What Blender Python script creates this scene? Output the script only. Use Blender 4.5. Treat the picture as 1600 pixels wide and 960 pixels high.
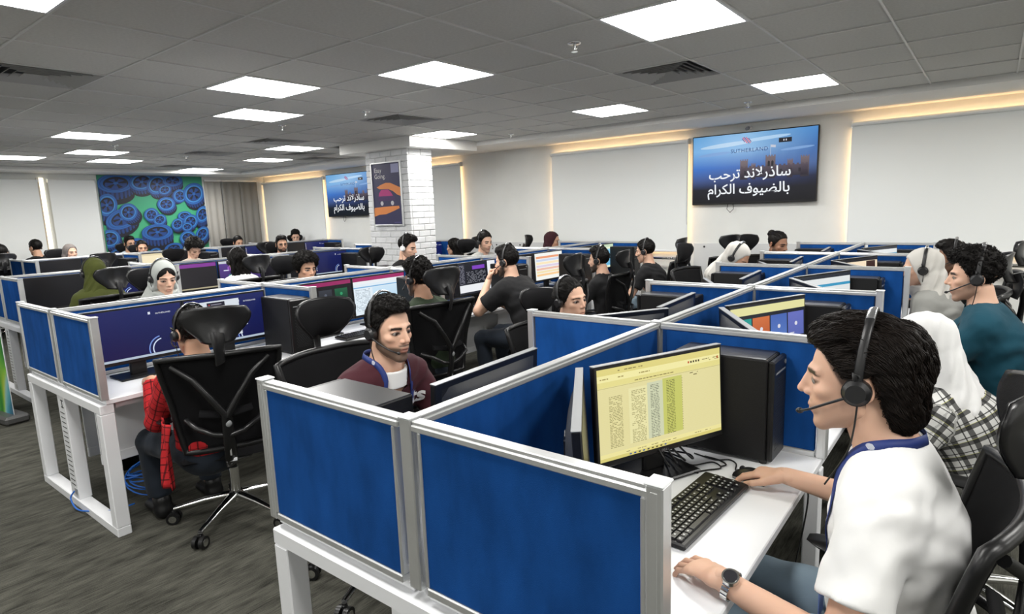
import bpy, bmesh, math, random
import numpy as np
from mathutils import Vector, Matrix

for _o in list(bpy.data.objects):
    bpy.data.objects.remove(_o, do_unlink=True)
SC = bpy.context.scene
COL = SC.collection
R = math.radians
PI = math.pi

# ------------------------------------------------------------------ camera
def camera_axes(y, p, r):
    f = Vector((-math.sin(y)*math.cos(p), math.cos(y)*math.cos(p), -math.sin(p)))
    rt = Vector((math.cos(y), math.sin(y), 0))
    dn = f.cross(rt)
    return rt*math.cos(r)+dn*math.sin(r), -rt*math.sin(r)+dn*math.cos(r), f
_rt, _dn, _fw = camera_axes(R(38.3325), R(9.1508), R(2.0897))
CAM_H = 1.63
cam_data = bpy.data.cameras.new('camera')
cam_data.sensor_width = 36.0
cam_data.lens = 951.71/1600*36.0
cam_data.clip_start = 0.05
cam = bpy.data.objects.new('camera', cam_data)
COL.objects.link(cam)
cam.matrix_world = Matrix(((_rt.x, -_dn.x, -_fw.x, 0.0), (_rt.y, -_dn.y, -_fw.y, 0.0),
                           (_rt.z, -_dn.z, -_fw.z, CAM_H), (0, 0, 0, 1)))
SC.camera = cam

# ------------------------------------------------------------------ world, exposure
world = bpy.data.worlds.new('world')
SC.world = world
world.use_nodes = True
world.node_tree.nodes['Background'].inputs[0].default_value = (0.75, 0.85, 1.0, 1)
world.node_tree.nodes['Background'].inputs[1].default_value = 0.25
SC.view_settings.view_transform = 'Standard'
SC.view_settings.look = 'None'
SC.view_settings.gamma = 1.0
SC.view_settings.use_curve_mapping = False
SC.view_settings.exposure = 0.0
PANEL_LIGHT = 32.0      # ceiling LED panels
WINDOW_LIGHT = 11.0      # warm daylight behind the blinds
SCREEN_LIGHT = 1.0

random.seed(7)
RNG = np.random.default_rng(7)

# ------------------------------------------------------------------ key measures (metres)
CEIL = 2.58
YW = 7.60               # back wall with the televisions
XL = -13.0              # far left wall with the mural
DESK = 0.745
PTOP = 1.168            # partition tops
TX, TY = 0.585, 0.623   # ceiling tile pitch
GX0, GY0 = -1.10, 2.29
# ------------------------------------------------------------------ materials
MATS = {}
def nodes_of(m):
    return m.node_tree.nodes, m.node_tree.links
def mat(name, col, rough=0.5, metal=0.0, spec=0.5, noise=None, bump=None, coat=0.0, alpha=None, sheen=0.0):
    """noise = (scale, amount, stretch xyz) varies the colour; bump = (scale, strength, stretch xyz)."""
    if name in MATS: return MATS[name]
    m = bpy.data.materials.new(name); m.use_nodes = True
    N, L = nodes_of(m); b = N['Principled BSDF']
    c = (col[0], col[1], col[2], 1)
    b.inputs['Base Color'].default_value = c
    b.inputs['Roughness'].default_value = rough
    b.inputs['Metallic'].default_value = metal
    b.inputs['Specular IOR Level'].default_value = spec
    if coat: b.inputs['Coat Weight'].default_value = coat
    if sheen: b.inputs['Sheen Weight'].default_value = sheen
    if alpha is not None: b.inputs['Alpha'].default_value = alpha
    tc = None
    def coords(stretch):
        tc = N.new('ShaderNodeTexCoord'); mp = N.new('ShaderNodeMapping')
        mp.inputs['Scale'].default_value = stretch
        L.new(tc.outputs['Object'], mp.inputs['Vector']); return mp
    if noise:
        sc, am, st = noise
        mp = coords(st); n = N.new('ShaderNodeTexNoise')
        n.inputs['Scale'].default_value = sc; n.inputs['Detail'].default_value = 6
        L.new(mp.outputs[0], n.inputs['Vector'])
        r = N.new('ShaderNodeMapRange')
        r.inputs['From Min'].default_value = 0.3; r.inputs['From Max'].default_value = 0.7
        r.inputs['To Min'].default_value = 1-am; r.inputs['To Max'].default_value = 1+am
        L.new(n.outputs['Fac'], r.inputs['Value'])
        mx = N.new('ShaderNodeVectorMath'); mx.operation = 'SCALE'
        mx.inputs[0].default_value = col[:3]
        L.new(r.outputs[0], mx.inputs['Scale']); L.new(mx.outputs[0], b.inputs['Base Color'])
    if bump:
        sc, am, st = bump
        mp = coords(st); n = N.new('ShaderNodeTexNoise')
        n.inputs['Scale'].default_value = sc; n.inputs['Detail'].default_value = 4
        L.new(mp.outputs[0], n.inputs['Vector'])
        bp = N.new('ShaderNodeBump'); bp.inputs['Strength'].default_value = am
        bp.inputs['Distance'].default_value = 0.01
        L.new(n.outputs['Fac'], bp.inputs['Height']); L.new(bp.outputs[0], b.inputs['Normal'])
    MATS[name] = m
    return m
def emit(name, col, strength):
    if name in MATS: return MATS[name]
    m = bpy.data.materials.new(name); m.use_nodes = True
    N, L = nodes_of(m); N.remove(N['Principled BSDF'])
    e = N.new('ShaderNodeEmission'); e.inputs[0].default_value = (*col[:3], 1); e.inputs[1].default_value = strength
    L.new(e.outputs[0], N['Material Output'].inputs[0]); MATS[name] = m
    return m
def print_mat(name, emission=None, rough=0.5):
    """flat print: the colour comes from the 'Col' corner colours."""
    if name in MATS: return MATS[name]
    m = bpy.data.materials.new(name); m.use_nodes = True
    N, L = nodes_of(m); b = N['Principled BSDF']
    a = N.new('ShaderNodeVertexColor'); a.layer_name = 'Col'
    if emission is None:
        L.new(a.outputs[0], b.inputs['Base Color']); b.inputs['Roughness'].default_value = rough
    else:
        b.inputs['Base Color'].default_value = (0.01, 0.01, 0.012, 1); b.inputs['Roughness'].default_value = 0.25
        b.inputs['Specular IOR Level'].default_value = 0.3
        L.new(a.outputs[0], b.inputs['Emission Color']); b.inputs['Emission Strength'].default_value = emission
    MATS[name] = m
    return m
def srgb(r, g, b):
    f = lambda c: (c/255/12.92) if c/255 <= 0.04045 else ((c/255+0.055)/1.055)**2.4
    return (f(r), f(g), f(b))

# ------------------------------------------------------------------ mesh collector
class G:
    def __init__(s): s.v = []; s.f = []; s.m = []; s.c = []; s.smooth = []
    def add(s, vs, fs, mi=0, sm=False, cols=None):
        o = len(s.v); s.v += [tuple(p) for p in vs]
        for k, f in enumerate(fs):
            s.f.append(tuple(i+o for i in f)); s.m.append(mi); s.smooth.append(sm)
            s.c.append(cols[k] if cols else None)
        return s
    def box(s, lo, hi, ch=0.0, mi=0, M=None):
        lo = Vector(lo); hi = Vector(hi)
        if ch <= 0:
            vs = [Vector((x, y, z)) for x in (lo.x, hi.x) for y in (lo.y, hi.y) for z in (lo.z, hi.z)]
            fs = [(0,1,3,2),(4,6,7,5),(0,4,5,1),(2,3,7,6),(0,2,6,4),(1,5,7,3)]
            if M: vs = [M@p for p in vs]
            return s.add(vs, fs, mi)
        ch = min(ch, 0.49*min(hi.x-lo.x, hi.y-lo.y, hi.z-lo.z))
        vs = []; ix = {}
        for sx in (0,1):
            for sy in (0,1):
                for sz in (0,1):
                    c = Vector((hi.x if sx else lo.x, hi.y if sy else lo.y, hi.z if sz else lo.z))
                    d = Vector((-ch if sx else ch, -ch if sy else ch, -ch if sz else ch))
                    for a in range(3):
                        q = c.copy()
                        for b in range(3):
                            if b != a: q[b] += d[b]
                        ix[(sx,sy,sz,a)] = len(vs); vs.append(q)
        fs = []
        for a in range(3):
            b, c = [(1,2),(2,0),(0,1)][a]
            for sgn in (0,1):
                def key(sb, sc):
                    k = [0,0,0]; k[a] = sgn; k[b] = sb; k[c] = sc; return ix[(*k, a)]
                q = (key(0,0), key(1,0), key(1,1), key(0,1))
                fs.append(q if sgn else q[::-1])
        for a in range(3):           # edges along axis a
            b, c = [(1,2),(2,0),(0,1)][a]
            for sb in (0,1):
                for sc in (0,1):
                    def key(sa, t):
                        k = [0,0,0]; k[a] = sa; k[b] = sb; k[c] = sc; return ix[(*k, t)]
                    q = (key(0,b), key(1,b), key(1,c), key(0,c))
                    fs.append(q if (sb ^ sc) else q[::-1])
        for sx in (0,1):
            for sy in (0,1):
                for sz in (0,1):
                    t = (ix[(sx,sy,sz,0)], ix[(sx,sy,sz,1)], ix[(sx,sy,sz,2)])
                    fs.append(t if (sx+sy+sz) % 2 else t[::-1])
        if M: vs = [M@p for p in vs]
        return s.add(vs, fs, mi)
    def cyl(s, a, b, r0, r1=None, n=12, mi=0, caps=True, sm=True):
        r1 = r0 if r1 is None else r1
        a = Vector(a); b = Vector(b); d = (b-a).normalized()
        u = d.orthogonal().normalized(); w = d.cross(u)
        vs = []
        for p, r in ((a, r0), (b, r1)):
            for i in range(n):
                t = 2*PI*i/n; vs.append(p+(u*math.cos(t)+w*math.sin(t))*r)
        fs = [(i, (i+1) % n, n+(i+1) % n, n+i) for i in range(n)]
        s.add(vs, fs, mi, sm)
        if caps:
            s.add(vs[:n], [tuple(range(n))[::-1]], mi); s.add(vs[n:], [tuple(range(n))], mi)
        return s
    def tube(s, pts, r, n=8, mi=0, closed=False, flat=None, up=None):
        """sweep along points; r a number or list; flat = (w,h) multipliers for an oval section, up fixes the frame"""
        P = [Vector(p) for p in pts]; k = len(P)
        rr = r if isinstance(r, (list, tuple)) else [r]*k
        vs = []; prev = None
        for i in range(k):
            t = (P[(i+1) % k]-P[i-1]) if closed else (P[min(i+1, k-1)]-P[max(i-1, 0)])
            t = t.normalized()
            if up is not None:
                u = Vector(up).cross(t); u = u.normalized() if u.length > 1e-6 else t.orthogonal().normalized()
            elif prev is None: u = t.orthogonal().normalized()
            else:
                u = prev-t*prev.dot(t); u = u.normalized() if u.length > 1e-6 else t.orthogonal().normalized()
            prev = u; w = t.cross(u)
            fw, fh = flat if flat else (1, 1)
            for j in range(n):
                a = 2*PI*j/n
                vs.append(P[i]+u*math.cos(a)*rr[i]*fw+w*math.sin(a)*rr[i]*fh)
        fs = []
        for i in range(k if closed else k-1):
            for j in range(n):
                a, b = i*n, ((i+1) % k)*n
                fs.append((a+j, a+(j+1) % n, b+(j+1) % n, b+j))
        s.add(vs, fs, mi, True)
        if not closed:
            s.add(vs[:n], [tuple(range(n))[::-1]], mi); s.add(vs[-n:], [tuple(range(n))], mi)
        return s
    def lathe(s, prof, n=20, c=(0,0,0), mi=0, axis='z', M=None):
        vs = []; c = Vector(c)
        for r, z in prof:
            for i in range(n):
                a = 2*PI*i/n; x, y = r*math.cos(a), r*math.sin(a)
                p = Vector((x,y,z)) if axis == 'z' else (Vector((z,x,y)) if axis == 'x' else Vector((y,z,x)))
                p += c
                vs.append(M@p if M else p)
        k = len(prof)
        fs = [(i*n+j, i*n+(j+1) % n, (i+1)*n+(j+1) % n, (i+1)*n+j) for i in range(k-1) for j in range(n)]
        return s.add(vs, fs, mi, True)
    def sphere(s, c, r, n=12, mi=0, M=None):
        r = (r,r,r) if not isinstance(r, (tuple, list)) else r
        vs = []; m = max(6, n//2); c = Vector(c)
        for i in range(m+1):
            t = PI*i/m
            for j in range(n):
                a = 2*PI*j/n
                p = Vector((math.sin(t)*math.cos(a)*r[0], math.sin(t)*math.sin(a)*r[1], -math.cos(t)*r[2]))
                vs.append(c+(M@p if M else p))
        fs = [(i*n+j, i*n+(j+1) % n, (i+1)*n+(j+1) % n, (i+1)*n+j) for i in range(m) for j in range(n)]
        return s.add(vs, fs, mi, True)
    def grid(s, fn, nu, nv, mi=0, thick=None, sm=True):
        """fn(u,v)->point; thick adds a back face by vertex normals"""
        P = [[Vector(fn(i/nu, j/nv)) for j in range(nv+1)] for i in range(nu+1)]
        idx = lambda i, j: i*(nv+1)+j
        vs = [p for row in P for p in row]
        fs = [(idx(i,j), idx(i+1,j), idx(i+1,j+1), idx(i,j+1)) for i in range(nu) for j in range(nv)]
        if thick:
            n = len(vs); back = []
            for i in range(nu+1):
                for j in range(nv+1):
                    a = P[min(i+1,nu)][j]-P[max(i-1,0)][j]; b = P[i][min(j+1,nv)]-P[i][max(j-1,0)]
                    back.append(P[i][j]-a.cross(b).normalized()*thick)
            vs2 = vs+back
            fs2 = list(fs)+[tuple(n+q for q in f[::-1]) for f in fs]
            for i in range(nu):
                fs2.append((idx(i+1,0), idx(i,0), n+idx(i,0), n+idx(i+1,0)))
                fs2.append((idx(i,nv), idx(i+1,nv), n+idx(i+1,nv), n+idx(i,nv)))
            for j in range(nv):
                fs2.append((idx(0,j), idx(0,j+1), n+idx(0,j+1), n+idx(0,j)))
                fs2.append((idx(nu,j+1), idx(nu,j), n+idx(nu,j), n+idx(nu,j+1)))
            return s.add(vs2, fs2, mi, sm)
        return s.add(vs, fs, mi, sm)
    def rect(s, x0, y0, x1, y1, z, col, col2=None, mi=0):
        """flat printed rectangle in the local XY plane; col bottom, col2 top"""
        col2 = col2 or col
        return s.add([(x0,y0,z),(x1,y0,z),(x1,y1,z),(x0,y1,z)], [(0,1,2,3)], mi, False, [[col,col,col2,col2]])
    def poly(s, pts, z, col, mi=0):
        return s.add([(x,y,z) for x, y in pts], [tuple(range(len(pts)))], mi, False, [[col]*len(pts)])
    def xform(s, M):
        s.v = [tuple(M@Vector(p)) for p in s.v]; return s
    def mesh(s, name, mats, angle=40):
        me = bpy.data.meshes.new(name)
        me.from_pydata(s.v, [], s.f)
        for m in (mats if isinstance(mats, (list, tuple)) else [mats]): me.materials.append(m)
        me.polygons.foreach_set('material_index', s.m)
        me.polygons.foreach_set('use_smooth', s.smooth)
        if any(c is not None for c in s.c):
            at = me.color_attributes.new('Col', 'FLOAT_COLOR', 'CORNER')
            buf = []
            for f, c in zip(s.f, s.c):
                for k in range(len(f)):
                    q = c[k] if c else (1,1,1)
                    buf += [q[0], q[1], q[2], 1.0]
            at.data.foreach_set('color', buf)
        me.validate()
        return me
    def build(s, name, mats, parent=None, loc=None):
        o = bpy.data.objects.new(name, s.mesh(name, mats)); COL.objects.link(o)
        if parent is not None: o.parent = parent
        if loc is not None: o.location = loc
        return o

def smooth_angle(o, a=35):
    o.data.polygons.foreach_set('use_smooth', [True]*len(o.data.polygons))
    o.data.set_sharp_from_angle(angle=R(a)); return o
def tag(o, label, cat, group=None, kind=None):
    if label: o['label'] = label
    if cat: o['category'] = cat
    if group: o['group'] = group
    if kind: o['kind'] = kind
    return o
def struct(o, label=None):
    o['kind'] = 'structure'
    if label: o['label'] = label
    return o
def empty(name, loc=(0,0,0), rz=0.0):
    o = bpy.data.objects.new(name, None); COL.objects.link(o)
    o.empty_display_size = 0.1; o.location = loc; o.rotation_euler = (0, 0, rz)
    return o
CH = {}
def copy_tree(o, parent=None):
    c = o.copy(); COL.objects.link(c); c.parent = parent
    for ch in o.children: copy_tree(ch, c)
    return c
def inst(name, me, parent=None, loc=(0,0,0), rot=(0,0,0)):
    o = bpy.data.objects.new(name, me); COL.objects.link(o)
    o.location = loc; o.rotation_euler = rot
    if parent is not None: o.parent = parent
    return o
def text_mesh(body, size, name='lettering', extrude=0.0, align='CENTER', spacing=1.0, bold=0.0):
    c = bpy.data.curves.new('tmp_text', 'FONT'); c.body = body; c.size = size; c.align_x = align
    c.extrude = extrude; c.space_character = spacing; c.offset = bold; c.resolution_u = 3
    o = bpy.data.objects.new('tmp_text', c); COL.objects.link(o)
    dg = bpy.context.evaluated_depsgraph_get()
    me = bpy.data.meshes.new_from_object(o.evaluated_get(dg)); me.name = name
    bpy.data.objects.remove(o, do_unlink=True); bpy.data.curves.remove(c)
    return me
def put_text(body, size, material, parent, M, name='lettering', **kw):
    me = text_mesh(body, size, name, **kw); me.materials.clear(); me.materials.append(material)
    o = bpy.data.objects.new(name, me); COL.objects.link(o); o.parent = parent
    o.matrix_local = M
    return o
ORD = ['first', 'second', 'third', 'fourth', 'fifth', 'sixth', 'seventh', 'eighth']
# ================================================================== ROOM SHELL
M_WALL = mat('wall_paint', (0.80, 0.81, 0.785), 0.85, noise=(3, 0.03, (1,1,1)))
M_WALLG = mat('wall_paint_grey', (0.40, 0.385, 0.355), 0.85, noise=(3, 0.04, (1,1,1)))
M_SOFFIT = mat('gypsum_paint', (0.88, 0.87, 0.84), 0.8)
M_TILE = mat('ceiling_tile_mineral', (0.60, 0.595, 0.565), 0.95, noise=(60, 0.05, (1,1,1)), bump=(220, 0.15, (1,1,1)))
M_SLAB = mat('ceiling_void', (0.10, 0.10, 0.10), 0.9)
M_TBAR = mat('ceiling_bar', (0.62, 0.62, 0.60), 0.35)
M_ALU = mat('aluminium', (0.72, 0.73, 0.73), 0.34, 0.75, noise=(8, 0.06, (1,1,1)))
M_WHITE = mat('white_lacquer', (0.80, 0.81, 0.83), 0.32)
M_CHROME = mat('chrome', (0.80, 0.80, 0.80), 0.12, 1.0)
M_BLACKP = mat('black_plastic', (0.008, 0.008, 0.0085), 0.35, spec=0.4)
M_BLACKM = mat('black_matte', (0.006, 0.006, 0.0065), 0.55, spec=0.3, bump=(400, 0.15, (1,1,1)))
M_DARKM = mat('dark_metal', (0.03, 0.03, 0.033), 0.42, 0.4)
M_PRINT = print_mat('flat_print')
M_SCREEN = print_mat('screen_glow', SCREEN_LIGHT)

def carpet_material():
    m = bpy.data.materials.new('carpet'); m.use_nodes = True
    N, L = nodes_of(m); b = N['Principled BSDF']
    tc = N.new('ShaderNodeTexCoord')
    def noise(scale, stretch, detail=5):
        mp = N.new('ShaderNodeMapping'); mp.inputs['Scale'].default_value = stretch
        mp.inputs['Rotation'].default_value = (0, 0, R(4))
        L.new(tc.outputs['Object'], mp.inputs['Vector'])
        n = N.new('ShaderNodeTexNoise'); n.inputs['Scale'].default_value = scale; n.inputs['Detail'].default_value = detail
        L.new(mp.outputs[0], n.inputs['Vector']); return n
    a = noise(90, (1.5, 0.12, 1)); c = noise(14.0, (1.2, 0.30, 1)); d = noise(260, (1, 1, 1), 2)
    ad = N.new('ShaderNodeMath'); ad.operation = 'ADD'; L.new(a.outputs['Fac'], ad.inputs[0]); L.new(c.outputs['Fac'], ad.inputs[1])
    a2 = N.new('ShaderNodeMath'); a2.operation = 'MULTIPLY_ADD'; a2.inputs[1].default_value = 0.6
    L.new(d.outputs['Fac'], a2.inputs[0]); L.new(ad.outputs[0], a2.inputs[2])
    r = N.new('ShaderNodeValToRGB'); L.new(a2.outputs[0], r.inputs['Fac'])
    r.color_ramp.elements[0].position = 0.98; r.color_ramp.elements[0].color = (0.020, 0.020, 0.016, 1)
    r.color_ramp.elements[1].position = 1.62; r.color_ramp.elements[1].color = (0.118, 0.116, 0.096, 1)
    mr = N.new('ShaderNodeMapRange'); mr.inputs['From Min'].default_value = 0.85; mr.inputs['From Max'].default_value = 1.75
    L.new(a2.outputs[0], mr.inputs['Value']); L.new(mr.outputs[0], r.inputs['Fac'])
    r.color_ramp.elements[0].position = 0.12; r.color_ramp.elements[1].position = 1.0
    L.new(r.outputs[0], b.inputs['Base Color']); b.inputs['Roughness'].default_value = 0.95
    b.inputs['Specular IOR Level'].default_value = 0.15
    bp = N.new('ShaderNodeBump'); bp.inputs['Strength'].default_value = 0.5; bp.inputs['Distance'].default_value = 0.006
    L.new(a2.outputs[0], bp.inputs['Height']); L.new(bp.outputs[0], b.inputs['Normal'])
    return m
M_CARPET = carpet_material()
XR, YB = 4.0, -3.6
struct(G().box((XL-0.2, YB-0.2, -0.1), (XR+0.2, YW+0.4, 0)).build('floor', M_CARPET), 'dark grey brown streaked office carpet')

# ---- back wall with window openings
WIN = [(-12.85, -10.80), (-9.05, -7.00), (-5.10, -3.14), (-1.22, 0.95)]      # openings
WZ0, WZ1 = 1.03, 2.36
g = G()
xs = [XL-0.2] + [v for w in WIN for v in w] + [XR+0.2]
for i in range(0, len(xs), 2):
    g.box((xs[i], YW, 0), (xs[i+1], YW+0.25, 2.75))
for a, b in WIN:
    g.box((a, YW, 0), (b, YW+0.25, WZ0)); g.box((a, YW, WZ1), (b, YW+0.25, 2.75))
struct(g.build('wall_back', M_WALL), 'off white back wall with the television screens')
struct(G().box((XL-0.2, YB, 0), (XL, YW, 2.75)).build('wall_left', M_WALL), 'off white far left wall behind the tyre mural')
struct(G().box((XR, YB, 0), (XR+0.2, YW, 2.75)).build('wall_right', M_WALL))
struct(G().box((XL, YB-0.2, 0), (XR, YB, 2.75)).build('wall_front', M_WALL))
M_GLOW = emit('warm_daylight', (1.0, 0.62, 0.30), WINDOW_LIGHT)
M_SILL = mat('window_frame_paint', (0.65, 0.55, 0.42), 0.5)
for i, (a, b) in enumerate(WIN):
    w = struct(empty('window_%d' % (i+1), ((a+b)/2, YW+0.2, WZ0)), 'sunlit window behind a roller blind')
    q = G().box((a-w.location.x, -0.01, 0), (b-w.location.x, 0.0, WZ1-WZ0)).build('pane', M_GLOW, w)
    f = G(); hw = (b-a)/2
    for x0, x1 in ((-hw, -hw+0.04), (-0.02, 0.02), (hw-0.04, hw)):
        f.box((x0, -0.06, 0), (x1, -0.015, WZ1-WZ0))
    f.box((-hw, -0.06, 0), (hw, -0.015, 0.04)); f.box((-hw, -0.06, WZ1-WZ0-0.04), (hw, -0.015, WZ1-WZ0))
    f.build('window_frame', M_SILL, w)
    G().box((-hw, -0.2, -0.015), (hw, -0.065, 0.0)).build('window_sill', M_WHITE, w)
# blinds, hung in front of the wall
M_BLIND = mat('blind_fabric', (0.85, 0.87, 0.855), 0.9, bump=(500, 0.08, (1,1,1)))
BL = [(-12.95, -10.72, 'roller blind in the corner left of the smaller television'),
      (-9.10, -6.94, 'roller blind behind the brick column'),
      (-5.13, -3.065, 'wide roller blind left of the large television'),
      (-1.255, 1.05, 'roller blind right of the large television, running out of the picture')]
for a, b, lab in BL:
    r = tag(empty('roller_blind', ((a+b)/2, 7.545, 0)), 'white ' + lab, 'blind', 'roller blinds along the back wall')
    hw = (b-a)/2
    G().box((-hw, -0.002, 1.02), (hw, 0.002, 2.385)).build('blind_fabric', M_BLIND, r)
    G().box((-hw, -0.010, 1.0), (hw, 0.010, 1.025), 0.004).build('bottom_bar', M_WHITE, r)
    G().cyl((-hw, -0.022, 2.385), (hw, -0.022, 2.385), 0.022, n=14).build('roller_tube', M_BLIND, r)
    for sx in (-1, 1):
        G().box((sx*hw-0.006, -0.01, 2.35), (sx*hw+0.006, 0.055, 2.42), 0.003).build('bracket', M_ALU, r)
    c = G().tube([(hw-0.01, -0.012, 2.37), (hw-0.01, -0.013, 1.9), (hw-0.01, -0.012, 1.35)], 0.003, 5).build('pull_chain', M_ALU, r)
# wall boards between the windows with bolts, hand rails below the windows
M_BOARD = mat('wall_board', (0.66, 0.67, 0.67), 0.55)
for x0, x1, lab in ((-3.0, -1.30, 'pale wall protection board below the large television'),
                    (-6.88, -5.18, 'pale wall protection board right of the brick column')):
    r = tag(empty('wall_board', (x0, YW-0.012, 0)), lab, 'wall panel', 'wall boards between the windows')
    G().box((0, 0, 0.1), (x1-x0, 0.011, 1.115), 0.003).build('board', M_BOARD, r)
    for k in range(4):
        G().cyl((0.14+k*(x1-x0-0.28)/3, -0.006, 1.07), (0.14+k*(x1-x0-0.28)/3, 0.001, 1.07), 0.013, n=10).build('bolt', M_DARKM, r)
for x0, x1, lab in ((-5.2, -3.0, 'steel hand rail under the blind left of the large television'),
                    (-1.25, 1.2, 'steel hand rail under the blind right of the large television')):
    r = tag(empty('hand_rail', (x0, YW-0.16, 0)), lab, 'hand rail', 'hand rails along the windows')
    G().cyl((0, 0, 0.93), (x1-x0, 0, 0.93), 0.021, n=14).build('rail', M_CHROME, r)
    for k in (0.02, 0.5, 0.985):
        p = G().cyl((k*(x1-x0), 0, 0.90), (k*(x1-x0), 0, 0.0), 0.018, n=10).build('post', M_CHROME, r)
        G().sphere((k*(x1-x0), 0, 0.93), 0.036, 14).build('joint_ball', M_CHROME, p)
# low base boards
for nm, lo, hi in (('baseboard_back', (XL, YW-0.012, 0), (XR, YW, 0.09)), ('baseboard_left', (XL, YB, 0), (XL+0.012, YW, 0.09))):
    struct(G().box(lo, hi).build(nm, M_WALLG))

# ---- soffit border round the room and round the column
g = G()
g.box((XL, 6.69, 2.525), (XR, YW+0.02, 2.70))
g.box((XL, YB, 2.525), (-12.25, 6.69, 2.70))
g.box((-7.25, 5.42, 2.455), (-5.82, 6.69, 2.70))
struct(g.build('trim_1', M_SOFFIT), 'plain plaster soffit border round the tiled ceiling')
# ---- suspended ceiling
ceil = struct(empty('ceiling', (0, 0, CEIL)), 'grey suspended ceiling of square mineral tiles')
G().box((XL, YB, 0.045), (XR, YW, 0.12)).build('ceiling_slab', M_SLAB, ceil)
def gx(k): return GX0-TX*k
def gy(j): return GY0+TY*j
K0, K1, J0, J1 = -3, 18, -5, 6
LIGHTS = [(0,1),(3,1),(7,1),(5,0),(0,5),(3,5),(7,5),(11,0),(14,1),(16,0),(16,2),(11,4),(14,5),(18,5),(3,-3),
          (0,-3),(-4,1),(-4,5),(-4,-3),(7,-3),(11,-4),(0,-7),(-4,-7),(3,-7),(7,-7),(-7,1),(-7,5),(-7,-3)]
VENTS = [(1,3),(6,3),(6,-2),(10,3),(12,5),(13,3),(13,6),(17,4)]
holes = set(LIGHTS) | set(VENTS)
g = 0.0055
tile = G().box((-TX/2+g, -TY/2+g, 0), (TX/2-g, TY/2-g, 0.016), 0.0015).mesh('ceiling_tile', M_TILE)
def blocked(x, y):
    return (x < -12.2) or (y > 6.69) or (-7.25 < x < -5.82 and y > 5.42)
for k in range(K0, K1+1):
    for j in range(J0, J1+1):
        cx, cy = gx(k)-TX/2, gy(j)+TY/2
        if (k, j) in holes or blocked(cx, cy): continue
        t = inst('ceiling_tile', tile, ceil, (cx, cy, 0.004+random.uniform(-0.001, 0.002)), (random.uniform(-.003,.003), random.uniform(-.003,.003), 0))
# beyond the built tiles the ceiling goes on as one sheet
gg = G()
gg.box((gx(K0)+0.01, YB, 0.004), (XR, 6.69, 0.02)); gg.box((-12.25, YB, 0.004), (gx(K0), gy(J0)-0.01, 0.02))
o = gg.build('ceiling_tile_sheet', M_TILE, ceil); o['kind'] = 'stuff'
for k in range(K0, K1+2):
    y1 = 5.42 if -7.25 < gx(k) < -5.82 else 6.69
    G().box((gx(k)-0.006, gy(J0), -0.0025), (gx(k)+0.006, y1, 0.006)).build('grid_runner', M_TBAR, ceil)
for j in range(J0, J1+2):
    if gy(j) > 5.42 and gy(j) < 6.69:
        G().box((-12.25, gy(j)-0.006, -0.002), (-7.25, gy(j)+0.006, 0.006)).build('grid_runner', M_TBAR, ceil)
        G().box((-5.82, gy(j)-0.006, -0.002), (gx(K0), gy(j)+0.006, 0.006)).build('grid_runner', M_TBAR, ceil)
    elif gy(j) < 6.69:
        G().box((-12.25, gy(j)-0.006, -0.002), (gx(K0), gy(j)+0.006, 0.006)).build('grid_runner', M_TBAR, ceil)

# ---- LED panels
M_LED = emit('led_panel_light', (1.0, 0.985, 0.95), PANEL_LIGHT)
LWORD = {(0,1):'large ceiling light panel nearest the camera at the upper right', (3,1):'ceiling light panel above the maroon sweatshirt man, upper middle',
 (7,1):'ceiling light panel left of the middle, second of the left pair', (5,0):'ceiling light panel left of the middle, nearer of the left pair',
 (0,5):'ceiling light panel in front of the large television', (3,5):'ceiling light panel left of the large television',
 (7,5):'ceiling light panel cut by the plaster box over the brick column', (11,0):'left ceiling light panel, nearer of the pair before the mural',
 (14,1):'left ceiling light panel, farther of the pair before the mural', (16,0):'ceiling light panel at the left picture edge',
 (16,2):'far ceiling light panel by the left picture edge', (11,4):'ceiling light panel left of the brick column',
 (14,5):'ceiling light panel far left of the brick column', (18,5):'farthest ceiling light panel near the room corner',
 (3,-3):'ceiling light panel cut off at the upper left corner'}
for (k, j) in LIGHTS:
    lab = LWORD.get((k, j)) or 'ceiling light panel outside the picture, %s unseen one from the back wall' % ('%s' % (ORD+['ninth','tenth','eleventh','twelfth','thirteenth'])[[q for q in LIGHTS if q not in LWORD].index((k, j))])
    r = tag(empty('ceiling_light', (gx(k)-TX/2, gy(j)+TY/2, CEIL)), lab, 'ceiling light', 'LED ceiling panels')
    a, b = TX/2-0.006, TY/2-0.006
    f = G(); t = 0.012
    f.box((-a, -b, -0.004), (a, -b+t, 0.03)); f.box((-a, b-t, -0.004), (a, b, 0.03))
    f.box((-a, -b+t, -0.004), (-a+t, b-t, 0.03)); f.box((a-t, -b+t, -0.004), (a, b-t, 0.03))
    f.build('frame', M_WHITE, r)
    G().add([(-a+t, -b+t, 0.0), (a-t, -b+t, 0.0), (a-t, b-t, 0.0), (-a+t, b-t, 0.0)], [(0,3,2,1)]).build('diffuser', M_LED, r)
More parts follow.
